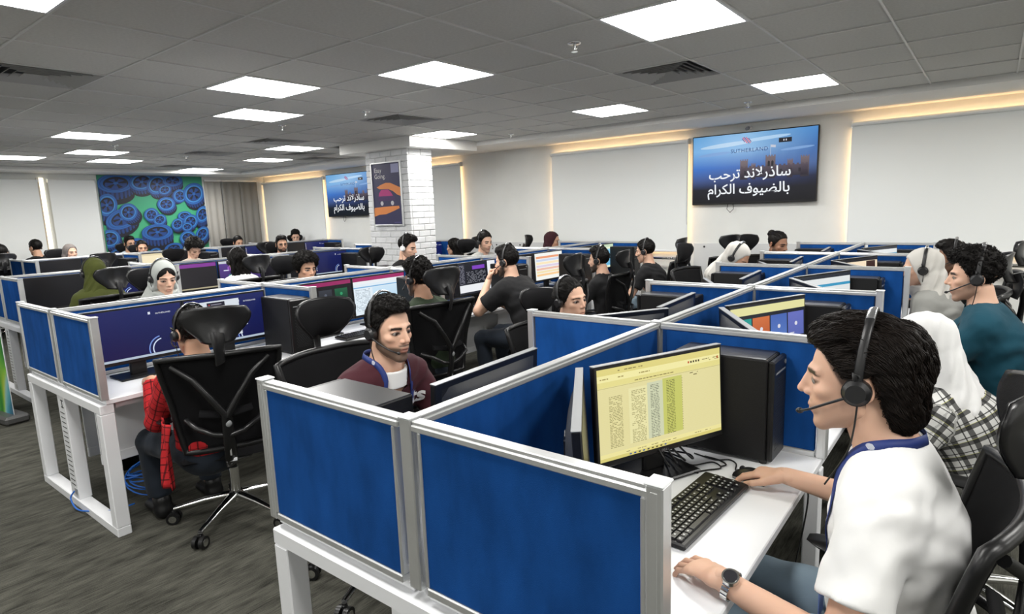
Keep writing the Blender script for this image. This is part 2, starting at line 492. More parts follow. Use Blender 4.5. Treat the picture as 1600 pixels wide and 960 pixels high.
# ---- air vents
M_VENT = mat('vent_paint', (0.42, 0.42, 0.41), 0.5)
VW = {(1,3):'square ceiling air vent left of the light by the large television', (6,3):'square ceiling air vent in front of the brick column',
      (6,-2):'square ceiling air vent at the left picture edge'}
for n, (k, j) in enumerate(VENTS):
    r = tag(empty('ceiling_vent', (gx(k)-TX/2, gy(j)+TY/2, CEIL)), VW.get((k, j), '%s small ceiling air vent of the left half, counted from the column' % ORD[n-3]), 'air vent', 'square ceiling vents')
    G().add([(-TX/2, -TY/2, 0.035), (TX/2, -TY/2, 0.035), (TX/2, TY/2, 0.035), (-TX/2, TY/2, 0.035)], [(0,3,2,1)]).build('duct', M_BLACKM, r)
    for q in range(6):
        a0, b0 = (TX/2-0.008)*(1-q/6.4), (TY/2-0.008)*(1-q/6.4)
        a1, b1 = a0-0.028, b0-0.028
        z0, z1 = (-0.004, 0.018)
        A = [(-a0,-b0,z0), (a0,-b0,z0), (a0,b0,z0), (-a0,b0,z0)]; B = [(-a1,-b1,z1), (a1,-b1,z1), (a1,b1,z1), (-a1,b1,z1)]
        up = [(x, y, z+0.004) for x, y, z in A+B]
        fs = []
        for e in range(4):
            h = (e+1) % 4
            fs += [(e, 4+e, 4+h, h), (8+e, 8+h, 12+h, 12+e), (e, h, 8+h, 8+e), (4+e, 12+e, 12+h, 4+h)]
        G().add(A+B+up, fs).build('louvre', M_VENT, r)
# ---- sprinklers and detectors
for x, y, lab in ((-2.02, 3.24, 'chrome ceiling sprinkler left of the large light panel'), (-1.98, 6.36, 'chrome ceiling sprinkler before the large television'),
                  (-4.97, 6.40, 'chrome ceiling sprinkler right of the brick column'), (-4.72, 3.86, 'round ceiling sprinkler by the vent before the column'),
                  (-5.95, 3.75, 'small sprinkler behind the left light pair'), (-8.6, 3.1, 'small sprinkler by the lights before the mural'),
                  (-9.6, 4.4, 'far small sprinkler left of the column')):
    r = tag(empty('ceiling_sprinkler', (x, y, CEIL)), lab, 'sprinkler', 'ceiling sprinklers')
    G().lathe([(0.0, -0.004), (0.036, -0.004), (0.040, 0.0), (0.040, 0.004)], 16).build('escutcheon', M_CHROME, r)
    G().cyl((0, 0, -0.002), (0, 0, -0.034), 0.010, 0.007, 10).build('nozzle', M_CHROME, r)
    for s_ in (-1, 1):
        G().tube([(s_*0.009, 0, -0.012), (s_*0.017, 0, -0.026), (s_*0.004, 0, -0.044)], 0.0022, 6).build('yoke_arm', M_CHROME, r)
    G().cyl((0, 0, -0.044), (0, 0, -0.047), 0.020, n=14).build('deflector', M_CHROME, r)

# ---- left wall: blinds with a bright gap, mural, grey curtain
g = G().box((0, 0, 0), (0.02, 1, 1))
for y0, y1, lab in ((0.9, 3.38, 'white roller blind left of the bright window gap'), (3.53, 4.24, 'white roller blind between the bright gap and the tyre mural')):
    r = tag(empty('roller_blind', (XL+0.10, y0, 0)), lab, 'blind', 'roller blinds on the left wall')
    G().box((-0.002, 0, 0.92), (0.002, y1-y0, 2.40)).build('blind_fabric', M_BLIND, r)
    G().box((-0.008, 0, 0.90), (0.008, y1-y0, 0.925), 0.003).build('bottom_bar', M_WHITE, r)
    G().cyl((-0.02, 0, 2.40), (-0.02, y1-y0, 2.40), 0.022, n=12).build('roller_tube', M_BLIND, r)
    for yy in (0, y1-y0):
        G().box((-0.09, yy-0.005, 2.37), (0.01, yy+0.005, 2.43), 0.002).build('bracket', M_ALU, r)
w = struct(empty('window_5', (XL+0.006, 3.42, 0.9)), 'narrow bright strip of window between two blinds')
G().box((0, 0, 0), (0.012, 0.07, 1.55)).build('pane', emit('bright_gap', (1.0, 0.90, 0.68), 2.2), w)
G().box((0, -0.03, 0), (0.03, 0.0, 1.55)).build('window_frame', M_SILL, w)
M_CURT = mat('grey_curtain', (0.25, 0.24, 0.22), 0.9, noise=(5, 0.08, (1, 1, 0.1)))
for y0, y1, lab, m_ in ((6.24, 6.60, 'light grey vertical curtain panel right of the tyre mural', M_WALLG), (6.60, 7.0, 'middle grey curtain panel between mural and room corner', M_CURT), (7.0, 7.40, 'dark grey curtain panel next to the room corner', M_CURT)):
    r = tag(empty('curtain_panel', (XL+0.03, y0, 0)), lab, 'curtain', 'grey curtain panels on the left wall')
    nw = 10; q = G()
    q.grid(lambda u, v: (0.012*math.sin(u*PI*5)+0.02*(m_ is M_CURT), u*(y1-y0)*0.985, 0.3+v*2.12), 24, 1, thick=0.006)
    q.build('curtain_cloth', m_, r)
    G().box((-0.012, 0, 2.42), (0.03, (y1-y0)*0.985, 2.46), 0.003).build('curtain_rail', M_ALU, r)

# ---- mural of tyres
def mural():
    r = tag(empty('wall_mural', (XL+0.012, 4.30, 0)), 'large green wall mural printed with blue tyres', 'mural')
    W, Z0, Z1 = 1.90, 0.95, 2.515
    # local print plane: x along +Y world, y up, normal +X
    Mx = Matrix(((0,0,1,0.021),(1,0,0,0),(0,1,0,Z0),(0,0,0,1)))
    G().box((0, 0, Z0), (0.02, W, Z1), 0.003).build('board', mat('mural_board', (0.05, 0.35, 0.20), 0.6), r)
    H_ = Z1-Z0
    p = G(); lay = [0.0]
    def nz(): lay[0] += 0.00006; return lay[0]
    p.rect(0, 0, W, H_, 0, srgb(78, 186, 132), srgb(46, 138, 108))
    def ell(cx, cy, a, b, rot, n=28, t0=0, t1=2*PI):
        out = []
        for i in range(n):
            t = t0+(t1-t0)*i/n; x, y = a*math.cos(t), b*math.sin(t)
            out.append((min(W, max(0, cx+x*math.cos(rot)-y*math.sin(rot))), min(H_, max(0, cy+x*math.sin(rot)+y*math.cos(rot)))))
        return out
    def tyre(cx, cy, a, flat, rot, dep, ang):
        b = a*flat; dx, dy = dep*a*math.cos(ang), dep*a*math.sin(ang)
        dk = srgb(24, 26, 40); mid = srgb(32, 62, 122); bl = srgb(38, 96, 168); lt = srgb(58, 128, 196)
        for q in range(5):
            t = 1-q/5
            p.poly(ell(cx+dx*t, cy+dy*t, a*(1-0.04*t), b*(1-0.04*t), rot), nz(), dk if q < 3 else srgb(26, 40, 80))
        for q in range(26):     # tread blocks
            t = 2*PI*q/26; ca = ell(cx, cy, a*0.99, b*0.99, rot, 1, t, t+1)[0]; cb = ell(cx, cy, a*0.99, b*0.99, rot, 1, t+0.13, t+1)[0]
            quad = [ca, cb, (cb[0]+dx*0.55, cb[1]+dy*0.55), (ca[0]+dx*0.55, ca[1]+dy*0.55)]
            quad = [(min(W, max(0, x)), min(H_, max(0, y))) for x, y in quad]
            p.poly(quad, nz(), mid)
        p.poly(ell(cx, cy, a, b, rot), nz(), mid)
        p.poly(ell(cx, cy, a*0.96, b*0.96, rot), nz(), bl)
        p.poly(ell(cx, cy, a*0.84, b*0.84, rot), nz(), srgb(30, 70, 134))
        p.poly(ell(cx, cy, a*0.80, b*0.80, rot), nz(), lt if flat > 0.6 else bl)
        p.poly(ell(cx, cy, a*0.66, b*0.66, rot), nz(), dk)
        p.poly(ell(cx+dx*0.1, cy+dy*0.1, a*0.58, b*0.58, rot), nz(), srgb(30, 66, 130))
        for q in range(5):
            t = 2*PI*q/5+rot
            e1 = ell(cx, cy, a*0.56, b*0.56, rot, 1, t-0.25, 9)[0]; e2 = ell(cx, cy, a*0.56, b*0.56, rot, 1, t+0.25, 9)[0]
            p.poly([(cx, cy), e1, e2], nz(), dk)
        p.poly(ell(cx, cy, a*0.14, b*0.14, rot, 14), nz(), bl)
    T = [(0.30,1.42,0.30,0.55,0.1,0.7,-1.6),(0.75,1.45,0.22,0.7,0.3,0.5,-1.4),(1.02,1.40,0.20,0.8,0.8,0.5,-1.2),(1.32,1.48,0.18,0.6,0.1,0.6,-1.5),
         (1.15,1.30,0.12,0.7,0.4,0.6,-1.3),(0.10,1.02,0.20,0.8,1.2,0.8,-1.8),(1.42,1.18,0.13,0.9,0.9,0.5,-2.6),(1.70,1.22,0.22,0.85,0.8,0.5,-1.3),
         (1.14,1.02,0.16,0.8,0.2,0.5,-1.2),(0.32,0.76,0.28,0.6,0.4,0.5,-1.5),(0.44,0.88,0.16,0.9,0.9,0.7,-0.9),(0.84,0.82,0.13,0.9,0.7,0.6,-1.0),
         (0.98,0.72,0.12,0.8,0.5,0.6,-1.4),(1.82,0.80,0.17,0.7,1.1,0.8,-1.6),(1.46,0.78,0.13,0.65,0.1,0.7,-1.5),(1.30,0.62,0.12,0.8,0.7,0.6,-1.3),
         (1.56,0.66,0.15,0.85,0.7,0.5,-2.0),(1.48,0.56,0.10,0.8,0.2,0.6,-1.5),(0.06,0.40,0.17,0.9,0.6,0.5,-1.1),(0.90,0.48,0.27,0.55,0.05,0.7,-1.55),
         (1.76,0.40,0.16,0.7,0.9,0.6,-1.4),(1.46,0.34,0.15,0.85,0.3,0.6,-1.4),(0.45,0.24,0.22,0.6,0.2,0.6,-1.5),(1.16,0.14,0.17,0.6,0.2,0.6,-1.5),(1.6,0.12,0.15,0.7,0.5,0.6,-1.5),(0.14,0.10,0.14,0.7,0.4,0.6,-1.5),(0.8,0.08,0.12,0.7,0.4,0.6,-1.5)]
    for t in T: tyre(t[0], t[1], t[2]*1.08, *t[3:])
    p.xform(Mx); p.build('tyre_print', M_PRINT, r)
mural()

# ---- brick column with the framed poster
CX0, CX1, CY0, CY1, CZ = -6.85, -6.0, 5.53, 5.97, 2.455
colr = tag(empty('brick_column', ((CX0+CX1)/2, (CY0+CY1)/2, 0)), 'white painted brick column carrying the dark blue poster', 'column')
hx, hy = (CX1-CX0)/2, (CY1-CY0)/2
G().box((-hx+0.012, -hy+0.012, 0), (hx-0.012, hy-0.012, CZ)).build('core', mat('mortar', (0.60, 0.60, 0.60), 0.95), colr)
M_BRICK = mat('painted_brick', (0.77, 0.78, 0.79), 0.75, noise=(9, 0.06, (1,1,1)), bump=(40, 0.35, (1,1,1)))
CO, JT = 0.0818, 0.008
nrow = int(CZ/CO)
def brick_run(length, row, per):
    L_ = length/per; out = []
    x = -length/2-(L_/2 if row % 2 else 0)
    while x < length/2-0.01:
        a, b = max(x, -length/2), min(x+L_, length/2)
        if b-a > 0.03: out.append((a+JT/2, b-JT/2))
        x += L_
    return out
bricks = {}
def brick_mesh(l, d):
    k = (round(l, 3), d)
    if k not in bricks: bricks[k] = G().box((-l/2, -d/2, -(CO-JT)/2), (l/2, d/2, (CO-JT)/2), 0.005).mesh('brick', M_BRICK)
    return bricks[k]
for rw in range(nrow):
    z = (rw+0.5)*CO
    for a, b in brick_run(2*hx, rw, 4):
        inst('brick', brick_mesh(b-a, 0.03), colr, ((a+b)/2, -hy+0.015+random.uniform(-0.003, 0.003), z), (0, 0, random.uniform(-.006, .006)))
    for a, b in brick_run(2*hy-0.032, rw+1, 2):
        inst('brick', brick_mesh(b-a, 0.03), colr, (hx-0.015+random.uniform(-0.003, 0.003), (a+b)/2+0.016, z), (0, 0, PI/2+random.uniform(-.006, .006)))
def poster():
    r = tag(empty('framed_poster', (-6.42, CY0-0.02, 1.46)), 'dark blue framed poster with an orange hand on the brick column', 'poster')
    W, H_ = 0.60, 0.85
    f = G(); t = 0.022
    f.box((-W/2, -0.012, 0), (-W/2+t, 0.012, H_), 0.003); f.box((W/2-t, -0.012, 0), (W/2, 0.012, H_), 0.003)
    f.box((-W/2+t, -0.012, 0), (W/2-t, 0.012, t), 0.003); f.box((-W/2+t, -0.012, H_-t), (W/2-t, 0.012, H_), 0.003)
    f.build('frame', M_ALU, r)
    Mx = Matrix(((1,0,0,0),(0,0,-1,-0.002),(0,1,0,0),(0,0,0,1)))
    p = G(); a, b = -W/2+t, W/2-t
    nv = srgb(46, 44, 84); og = srgb(226, 138, 72); mg = srgb(176, 44, 120)
    p.rect(a, t, b, H_-t, 0, nv)
    p.rect(b-0.17, H_-t-0.13, b-0.02, H_-t-0.015, 0.0004, srgb(150, 152, 190))
    p.poly([(a+0.08, 0.52), (a+0.16, 0.55), (a+0.27, 0.575), (a+0.36, 0.57), (b, 0.50), (b, 0.39), (b-0.07, 0.41), (b-0.15, 0.46), (b-0.24, 0.49), (a+0.14, 0.495)], 0.0008, og)
    p.poly([(a+0.11, 0.40), (a+0.40, 0.40), (a+0.36, 0.45), (a+0.31, 0.485), (a+0.17, 0.485), (a+0.12, 0.44)], 0.0006, mg)
    p.poly([(a+0.10, 0.34), (a+0.44, 0.34), (a+0.43, 0.40), (a+0.10, 0.40)], 0.0006, srgb(66, 34, 92))
    for cx in (a+0.17, a+0.38):
        p.poly([(cx+0.03*math.cos(t_*PI/8), 0.305+0.03*math.sin(t_*PI/8)) for t_ in range(16)], 0.001, srgb(202, 200, 206))
    p.poly([(a, 0.13), (a+0.10, 0.155), (a+0.24, 0.16), (a+0.40, 0.20), (b-0.04, 0.235), (b-0.05, 0.265), (a+0.22, 0.26), (a+0.12, 0.255), (a+0.02, 0.25), (a, 0.24)], 0.0008, og)
    p.rect(b-0.16, 0.04, b-0.03, 0.055, 0.0005, srgb(70, 70, 120))
    p.xform(Mx); p.build('poster_print', M_PRINT, r)
    wt = mat('white_print', (0.8, 0.8, 0.82), 0.6)
    put_text('Easy', 0.085, wt, r, Matrix.Translation((a+0.05, -0.004, H_-0.135))@Matrix.Rotation(PI/2, 4, 'X'), align='LEFT')
    put_text('Going.', 0.085, wt, r, Matrix.Translation((a+0.05, -0.004, H_-0.215))@Matrix.Rotation(PI/2, 4, 'X'), align='LEFT')
poster()

# ---- televisions with the welcome picture
def television(loc, rz, lab, text=True):
    r = tag(empty('television', loc, rz), lab, 'television', 'wall televisions')
    W, H_ = 1.44, 0.83
    Mx = Matrix(((1,0,0,0),(0,0,-1,-0.0205),(0,1,0,0),(0,0,0,1)))
    G().box((-W/2, -0.02, 0), (W/2, 0.02, H_), 0.006).build('housing', M_BLACKP, r)
    G().box((-0.3, 0.02, 0.2), (0.3, 0.045, 0.6), 0.004).build('wall_bracket', M_DARKM, r)
    p = G(); b = 0.012; x0, x1, y0, y1 = -W/2+b, W/2-b, b+0.008, H_-b
    def row(xa, xb, ys, cols, z):
        for i in range(len(ys)-1): p.rect(xa, ys[i], xb, ys[i+1], z, cols[i], cols[i+1])
    hh = y1-y0
    # evening sky over dark land, in vertical strips
    left = [srgb(4,4,8), srgb(16,18,30), srgb(60,84,140), srgb(56,112,196), srgb(120,176,226), srgb(96,160,214)]
    mid = [srgb(5,5,10), srgb(16,18,34), srgb(44,60,112), srgb(60,104,178), srgb(132,178,220), srgb(126,178,220)]
    rig = [srgb(4,4,8), srgb(10,12,22), srgb(22,30,60), srgb(70,98,150), srgb(60,110,176), srgb(74,136,200)]
    ys = [y0, y0+0.20*hh, y0+0.34*hh, y0+0.52*hh, y0+0.78*hh, y1]
    n = 12
    for c in range(n):
        def colr_(t, i):
            A, B, s_ = (left, mid, t*2) if t < 0.5 else (mid, rig, t*2-1)
            return tuple(A[i][q]*(1-s_)+B[i][q]*s_ for q in range(3))
        xa, xb = x0+(x1-x0)*c/n, x0+(x1-x0)*(c+1)/n
        for i in range(5):
            cc = [colr_(c/n, i), colr_((c+1)/n, i), colr_((c+1)/n, i+1), colr_(c/n, i+1)]
            p.add([(xa,ys[i],0),(xb,ys[i],0),(xb,ys[i+1],0),(xa,ys[i+1],0)], [(0,1,2,3)], 0, False, [cc])
    # cloud streaks
    for (cx, cy, wx, wy, cl) in ((-0.3,0.70,0.32,0.025,srgb(176,206,232)),(0.15,0.74,0.28,0.02,srgb(170,204,234)),(-0.45,0.60,0.2,0.02,srgb(120,160,212)),(0.5,0.60,0.18,0.015,srgb(120,160,210)),(0.0,0.62,0.2,0.012,srgb(150,186,222))):
        p.poly([(cx+wx*math.cos(t*PI/10), cy+wy*math.sin(t*PI/10)+0.06*wx*math.cos(t*PI/10)) for t in range(20)], 0.0003, cl)
    # castle
    st = srgb(112, 98, 104); sd = srgb(78, 70, 84)
    def tower(xa, xb, ya, yb, c, nm=4):
        p.rect(xa, ya, xb, yb, 0.0006, srgb(36,32,44), c)
        w_ = (xb-xa)/(2*nm-1)
        for i in range(nm): p.rect(xa+2*i*w_, yb, xa+(2*i+1)*w_, yb+0.016, 0.0006, c)
    tower(-0.12, 0.62, 0.30, 0.42, sd, 16)
    for xa, xb, yb in ((-0.13,-0.04,0.50),(0.0,0.05,0.45),(0.16,0.27,0.53),(0.40,0.46,0.47),(0.54,0.63,0.50)): tower(xa, xb, 0.28, yb, st, 4)
    for i in range(7): p.rect(-0.08+0.1*i, 0.34, -0.055+0.1*i, 0.38, 0.0009, srgb(30,26,38))
    for xx in (0.185, 0.225): p.poly([(xx, 0.42), (xx+0.025, 0.42), (xx+0.025, 0.47), (xx+0.0125, 0.485), (xx, 0.47)], 0.0009, srgb(22,20,30))
    p.rect(0.212, 0.545, 0.216, 0.66, 0.0006, srgb(200,205,215)); p.poly([(0.216,0.66),(0.27,0.652),(0.268,0.625),(0.216,0.632)], 0.0006, srgb(190,196,210))
    p.rect(0.30, 0.675, 0.44, 0.725, 0.0006, srgb(12,14,24)); p.rect(0.35, 0.69, 0.36, 0.71, 0.0009, srgb(230,230,240)); p.rect(0.375, 0.69, 0.385, 0.71, 0.0009, srgb(230,230,240))
    # round striped emblem
    for i in range(5):
        o_ = -0.036+0.018*i
        q = []
        for s_ in (-1, 1):
            l_ = math.sqrt(max(0.0, 0.048**2-(o_*1.1)**2))
            q += [(-0.06+o_+s_*l_*0.6, 0.735-s_*l_*0.75)]
        (xa, ya), (xb, yb) = q
        p.poly([(xa-0.005, ya), (xa+0.005, ya+0.003), (xb+0.005, yb), (xb-0.005, yb-0.003)], 0.0009, srgb(208, 52, 88) if i % 2 else srgb(92, 60, 130))
    p.xform(Mx); p.build('screen', M_SCREEN, r)
    wt = emit('screen_white', (0.9, 0.93, 0.97), SCREEN_LIGHT)
    dk = emit('screen_navy', srgb(58, 78, 130), SCREEN_LIGHT)
    T = Matrix.Translation; RX = Matrix.Rotation(PI/2, 4, 'X')
    put_text('SUTHERLAND', 0.062, dk, r, T((-0.03, -0.023, 0.60))@RX, align='CENTER', spacing=1.15)
    # Arabic greeting, shaped by hand into joined letter forms and laid right to left
    l1 = '\uFEB3\uFE8E\uFEAB\uFEAD\uFEFB\uFEE7\uFEAA \uFE97\uFEAE\uFEA3\uFE90'
    l2 = '\uFE91\uFE8E\uFEDF\uFEC0\uFEF4\uFEEE\uFED1 \uFE8D\uFEDF\uFEDC\uFEAE\uFE8D\uFEE1'
    put_text(l1[::-1], 0.16, wt, r, T((-0.03, -0.0235, 0.305))@RX, align='CENTER', bold=0.002)
    put_text(l2[::-1], 0.16, wt, r, T((-0.04, -0.0235, 0.125))@RX, align='CENTER', bold=0.002)
    G().tube([(-0.28, 0.02, 0.02), (-0.29, 0.015, -0.06), (-0.25, 0.01, -0.10), (-0.21, 0.015, -0.06), (-0.22, 0.02, 0.01)], 0.004, 6).build('cable', M_BLACKP, r)
    return r
television((-2.285, 7.54, 1.592), R(-1.0), 'large wall television showing a castle and Arabic greeting on the right')
television((-9.86, 7.54, 1.60), 0, 'smaller looking wall television half hidden behind the brick column')
r = tag(empty('wall_camera', (-2.33, 7.55, 2.47)), 'small wall camera above the large television', 'camera')
G().cyl((0, 0.04, 0.0), (0, -0.02, 0.0), 0.022, n=12).build('mount', M_WHITE, r)
G().cyl((0, -0.02, -0.005), (0, -0.09, -0.02), 0.019, n=12).build('camera_body', mat('grey_plastic', (0.25, 0.25, 0.26), 0.5), r)
# ================================================================== FURNITURE
def fabric_material():
    m = mat('blue_fabric', (0.0095, 0.066, 0.255), 0.95, spec=0.06, noise=(12, 0.20, (1.0, 1.0, 0.40)), bump=(700, 0.25, (1,1,1)))
    return m
M_FAB = fabric_material()
ROWS = {'R': (-1.02, [0.896, 2.21, 3.42, 4.62, 5.75, 7.05], 'nearest desk row'),
        'L': (-4.10, [1.052, 2.31, 3.50, 4.70, 5.90, 7.08], 'second desk row from the camera'),
        'M': (-7.40, [1.54, 2.88, 4.18, 5.40], 'third desk row from the camera'),
        'N': (-10.62, [2.48, 3.74, 4.95, 6.15, 7.38], 'far desk row before the left wall'),
        'P': (-7.40, [6.15, 7.20], 'short desk row behind the brick column')}
HALF = 0.61

def panel(p0, p1, lab, post0=True, post1=True, end=None):
    """partition panel between plan points, thing origin at its first foot"""
    p0 = Vector((p0[0], p0[1], 0)); p1 = Vector((p1[0], p1[1], 0)); d = p1-p0; L_ = d.length
    r = tag(empty('partition_panel', (p0.x, p0.y, DESK), math.atan2(d.y, d.x)), lab, 'partition', 'blue desk partitions')
    Z = PTOP-DESK
    G().box((0.022, -0.013, 0.020), (L_-0.022, 0.013, Z-0.022), 0.003).build('fabric_panel', M_FAB, r)
    t = G().box((0.0, -0.0185, Z-0.024), (L_, 0.0185, Z-0.008), 0.003)
    t.box((0.0, -0.014, Z-0.0085), (L_, 0.014, Z), 0.002)
    t.build('top_rail', M_ALU, r)
    G().box((0.02, -0.0175, 0.0), (L_-0.02, 0.0175, 0.021), 0.003).build('bottom_rail', M_ALU, r)
    for on, x in ((post0, 0.0), (post1, L_)):
        if on:
            p = G().box((x-0.016, -0.019, 0.0), (x+0.016, 0.019, Z+0.0015), 0.003)
            p.box((x-0.006, -0.0200, 0.01), (x+0.006, -0.0185, Z-0.01)); p.box((x-0.006, 0.0185, 0.01), (x+0.006, 0.0200, Z-0.01))
            o = p.build('post', M_ALU, r)
            G().box((x-0.019, -0.021, Z+0.001), (x+0.019, 0.021, Z+0.006), 0.002).build('post_cap', mat('pale_plastic', (0.62, 0.64, 0.65), 0.4), o)
    if end:
        G().box((0.0165, -0.0165, 0.022), (0.0265, 0.0165, Z-0.025), 0.002).build('edge_profile', M_ALU, r)
        G().box((L_-0.0265, -0.0165, 0.022), (L_-0.0165, 0.0165, Z-0.025), 0.002).build('edge_profile', M_ALU, r)
    return r
SIDE = {-1: 'left', 1: 'right'}
def desk_unit(xc, s, y0, y1, lab, first):
    r = tag(empty('desk', (xc+s*0.31, (y0+y1)/2, 0)), lab, 'desk', 'white bench desks')
    h = (y1-y0)/2-0.003; xi, xo = -s*0.285, s*0.305
    a, b = min(xi, xo), max(xi, xo)
    G().box((a, -h, DESK-0.026), (b, h, DESK), 0.003).build('desktop', M_WHITE, r)
    # modesty sheet near the spine with a fan of cut slots
    xm = -s*0.20
    G().box((xm-0.006, -h+0.09, 0.30), (xm+0.006, h-0.09, 0.69), 0.002).build('modesty_panel', M_WHITE, r)
    G().box((xm-0.012, -h+0.09, 0.24), (xm+0.012, h-0.09, 0.30), 0.004).build('cable_tray', M_WHITE, r)
    if first:
        sl = G()
        for k in range(4): sl.box((xm+s*0.0062, -0.26+0.035*k, 0.50), (xm+s*0.0068, -0.255+0.035*k, 0.60))
        for k in range(4): sl.box((xm+s*0.0062, -0.10, 0.50+0.03*k), (xm+s*0.0068, 0.08, 0.505+0.03*k))
        for k in range(5): sl.box((xm+s*0.0062, -0.06+0.035*k, 0.39), (xm+s*0.0068, -0.055+0.035*k, 0.46))
        for k in range(3): sl.box((xm+s*0.0062, -0.27, 0.40+0.03*k), (xm+s*0.0068, -0.12, 0.405+0.03*k))
        sl.build('slot_pattern', M_DARKM, r)
    for yy in (h-0.03,):
        G().box((xo-s*0.02-0.025, yy-0.025, 0), (xo-s*0.02+0.025, yy+0.025, DESK-0.026), 0.004).build('leg', M_WHITE, r)
    G().box((a+0.03, -h+0.06, DESK-0.066), (a+0.06, h-0.06, DESK-0.027)).build('under_beam', M_WHITE, r)
    G().box((b-0.09, -h+0.06, DESK-0.066), (b-0.06, h-0.06, DESK-0.027)).build('under_beam', M_WHITE, r)
    return r
def end_frame(xc, y, lab):
    r = tag(empty('bench_end_frame', (xc, y, 0)), lab, 'desk frame', 'white bench end frames')
    for s in (-1, 1):
        G().box((s*0.575-0.033, -0.022, 0.05), (s*0.575+0.033, 0.045, 0.668), 0.004).build('leg', M_WHITE, r)
    G().box((-0.608, -0.022, 0.0), (0.608, 0.045, 0.05), 0.004).build('bottom_rail', M_WHITE, r)
    G().box((-0.608, -0.022, 0.668), (0.608, 0.045, 0.718), 0.004).build('top_rail', M_WHITE, r)
    c = G().box((-0.090, -0.016, 0.05), (0.030, 0.050, 0.668), 0.003).build('cable_riser', M_WHITE, r)
    for k in range(16):
        G().box((-0.065, -0.0172, 0.13+0.029*k), (0.005, -0.0162, 0.135+0.029*k)).build('slot', M_DARKM, c)
    q = G().box((-0.035, -0.0175, 0.600), (0.005, -0.0162, 0.606)); q.box((-0.035, -0.0175, 0.640), (0.005, -0.0162, 0.646)); q.box((-0.019, -0.0175, 0.606), (-0.011, -0.0162, 0.640))
    q.build('riser_mark', M_DARKM, c)
    G().box((-0.02, -0.019, 0.075), (0.025, -0.0165, 0.115), 0.001).build('socket_plate', M_ALU, c)
    return r
for key, (xc, ys, rn) in ROWS.items():
    nb = len(ys)-1
    end_frame(xc, ys[0]-0.005 if key != 'P' else ys[0], 'white steel end frame of the ' + rn)
    for i in range(nb):
        y0, y1 = ys[i], ys[i+1]
        panel((xc, y0), (xc, y1), 'blue middle partition of the %s, %s bay' % (rn, ORD[i]), True, i == nb-1)
        for s in (-1, 1):
            desk_unit(xc, s, y0, y1, 'white desk, %s side of the %s, %s bay' % (SIDE[s], rn, ORD[i]), key in 'RL' and i < 2)
    for i, y in enumerate(ys):
        for s in (-1, 1):
            if key == 'N' and i == len(ys)-1 and s < 0: continue
            w = 'blue end partition on the near %s corner of the %s' % (SIDE[s], rn) if i == 0 else \
                'blue cross partition, %s side of the %s, behind its %s bay' % (SIDE[s], rn, ORD[i-1])
            x0, x1 = (xc-HALF, xc-0.022) if s < 0 else (xc+0.022, xc+HALF)
            panel((x0, y), (x1, y), w, s < 0, s > 0, end=(i == 0))

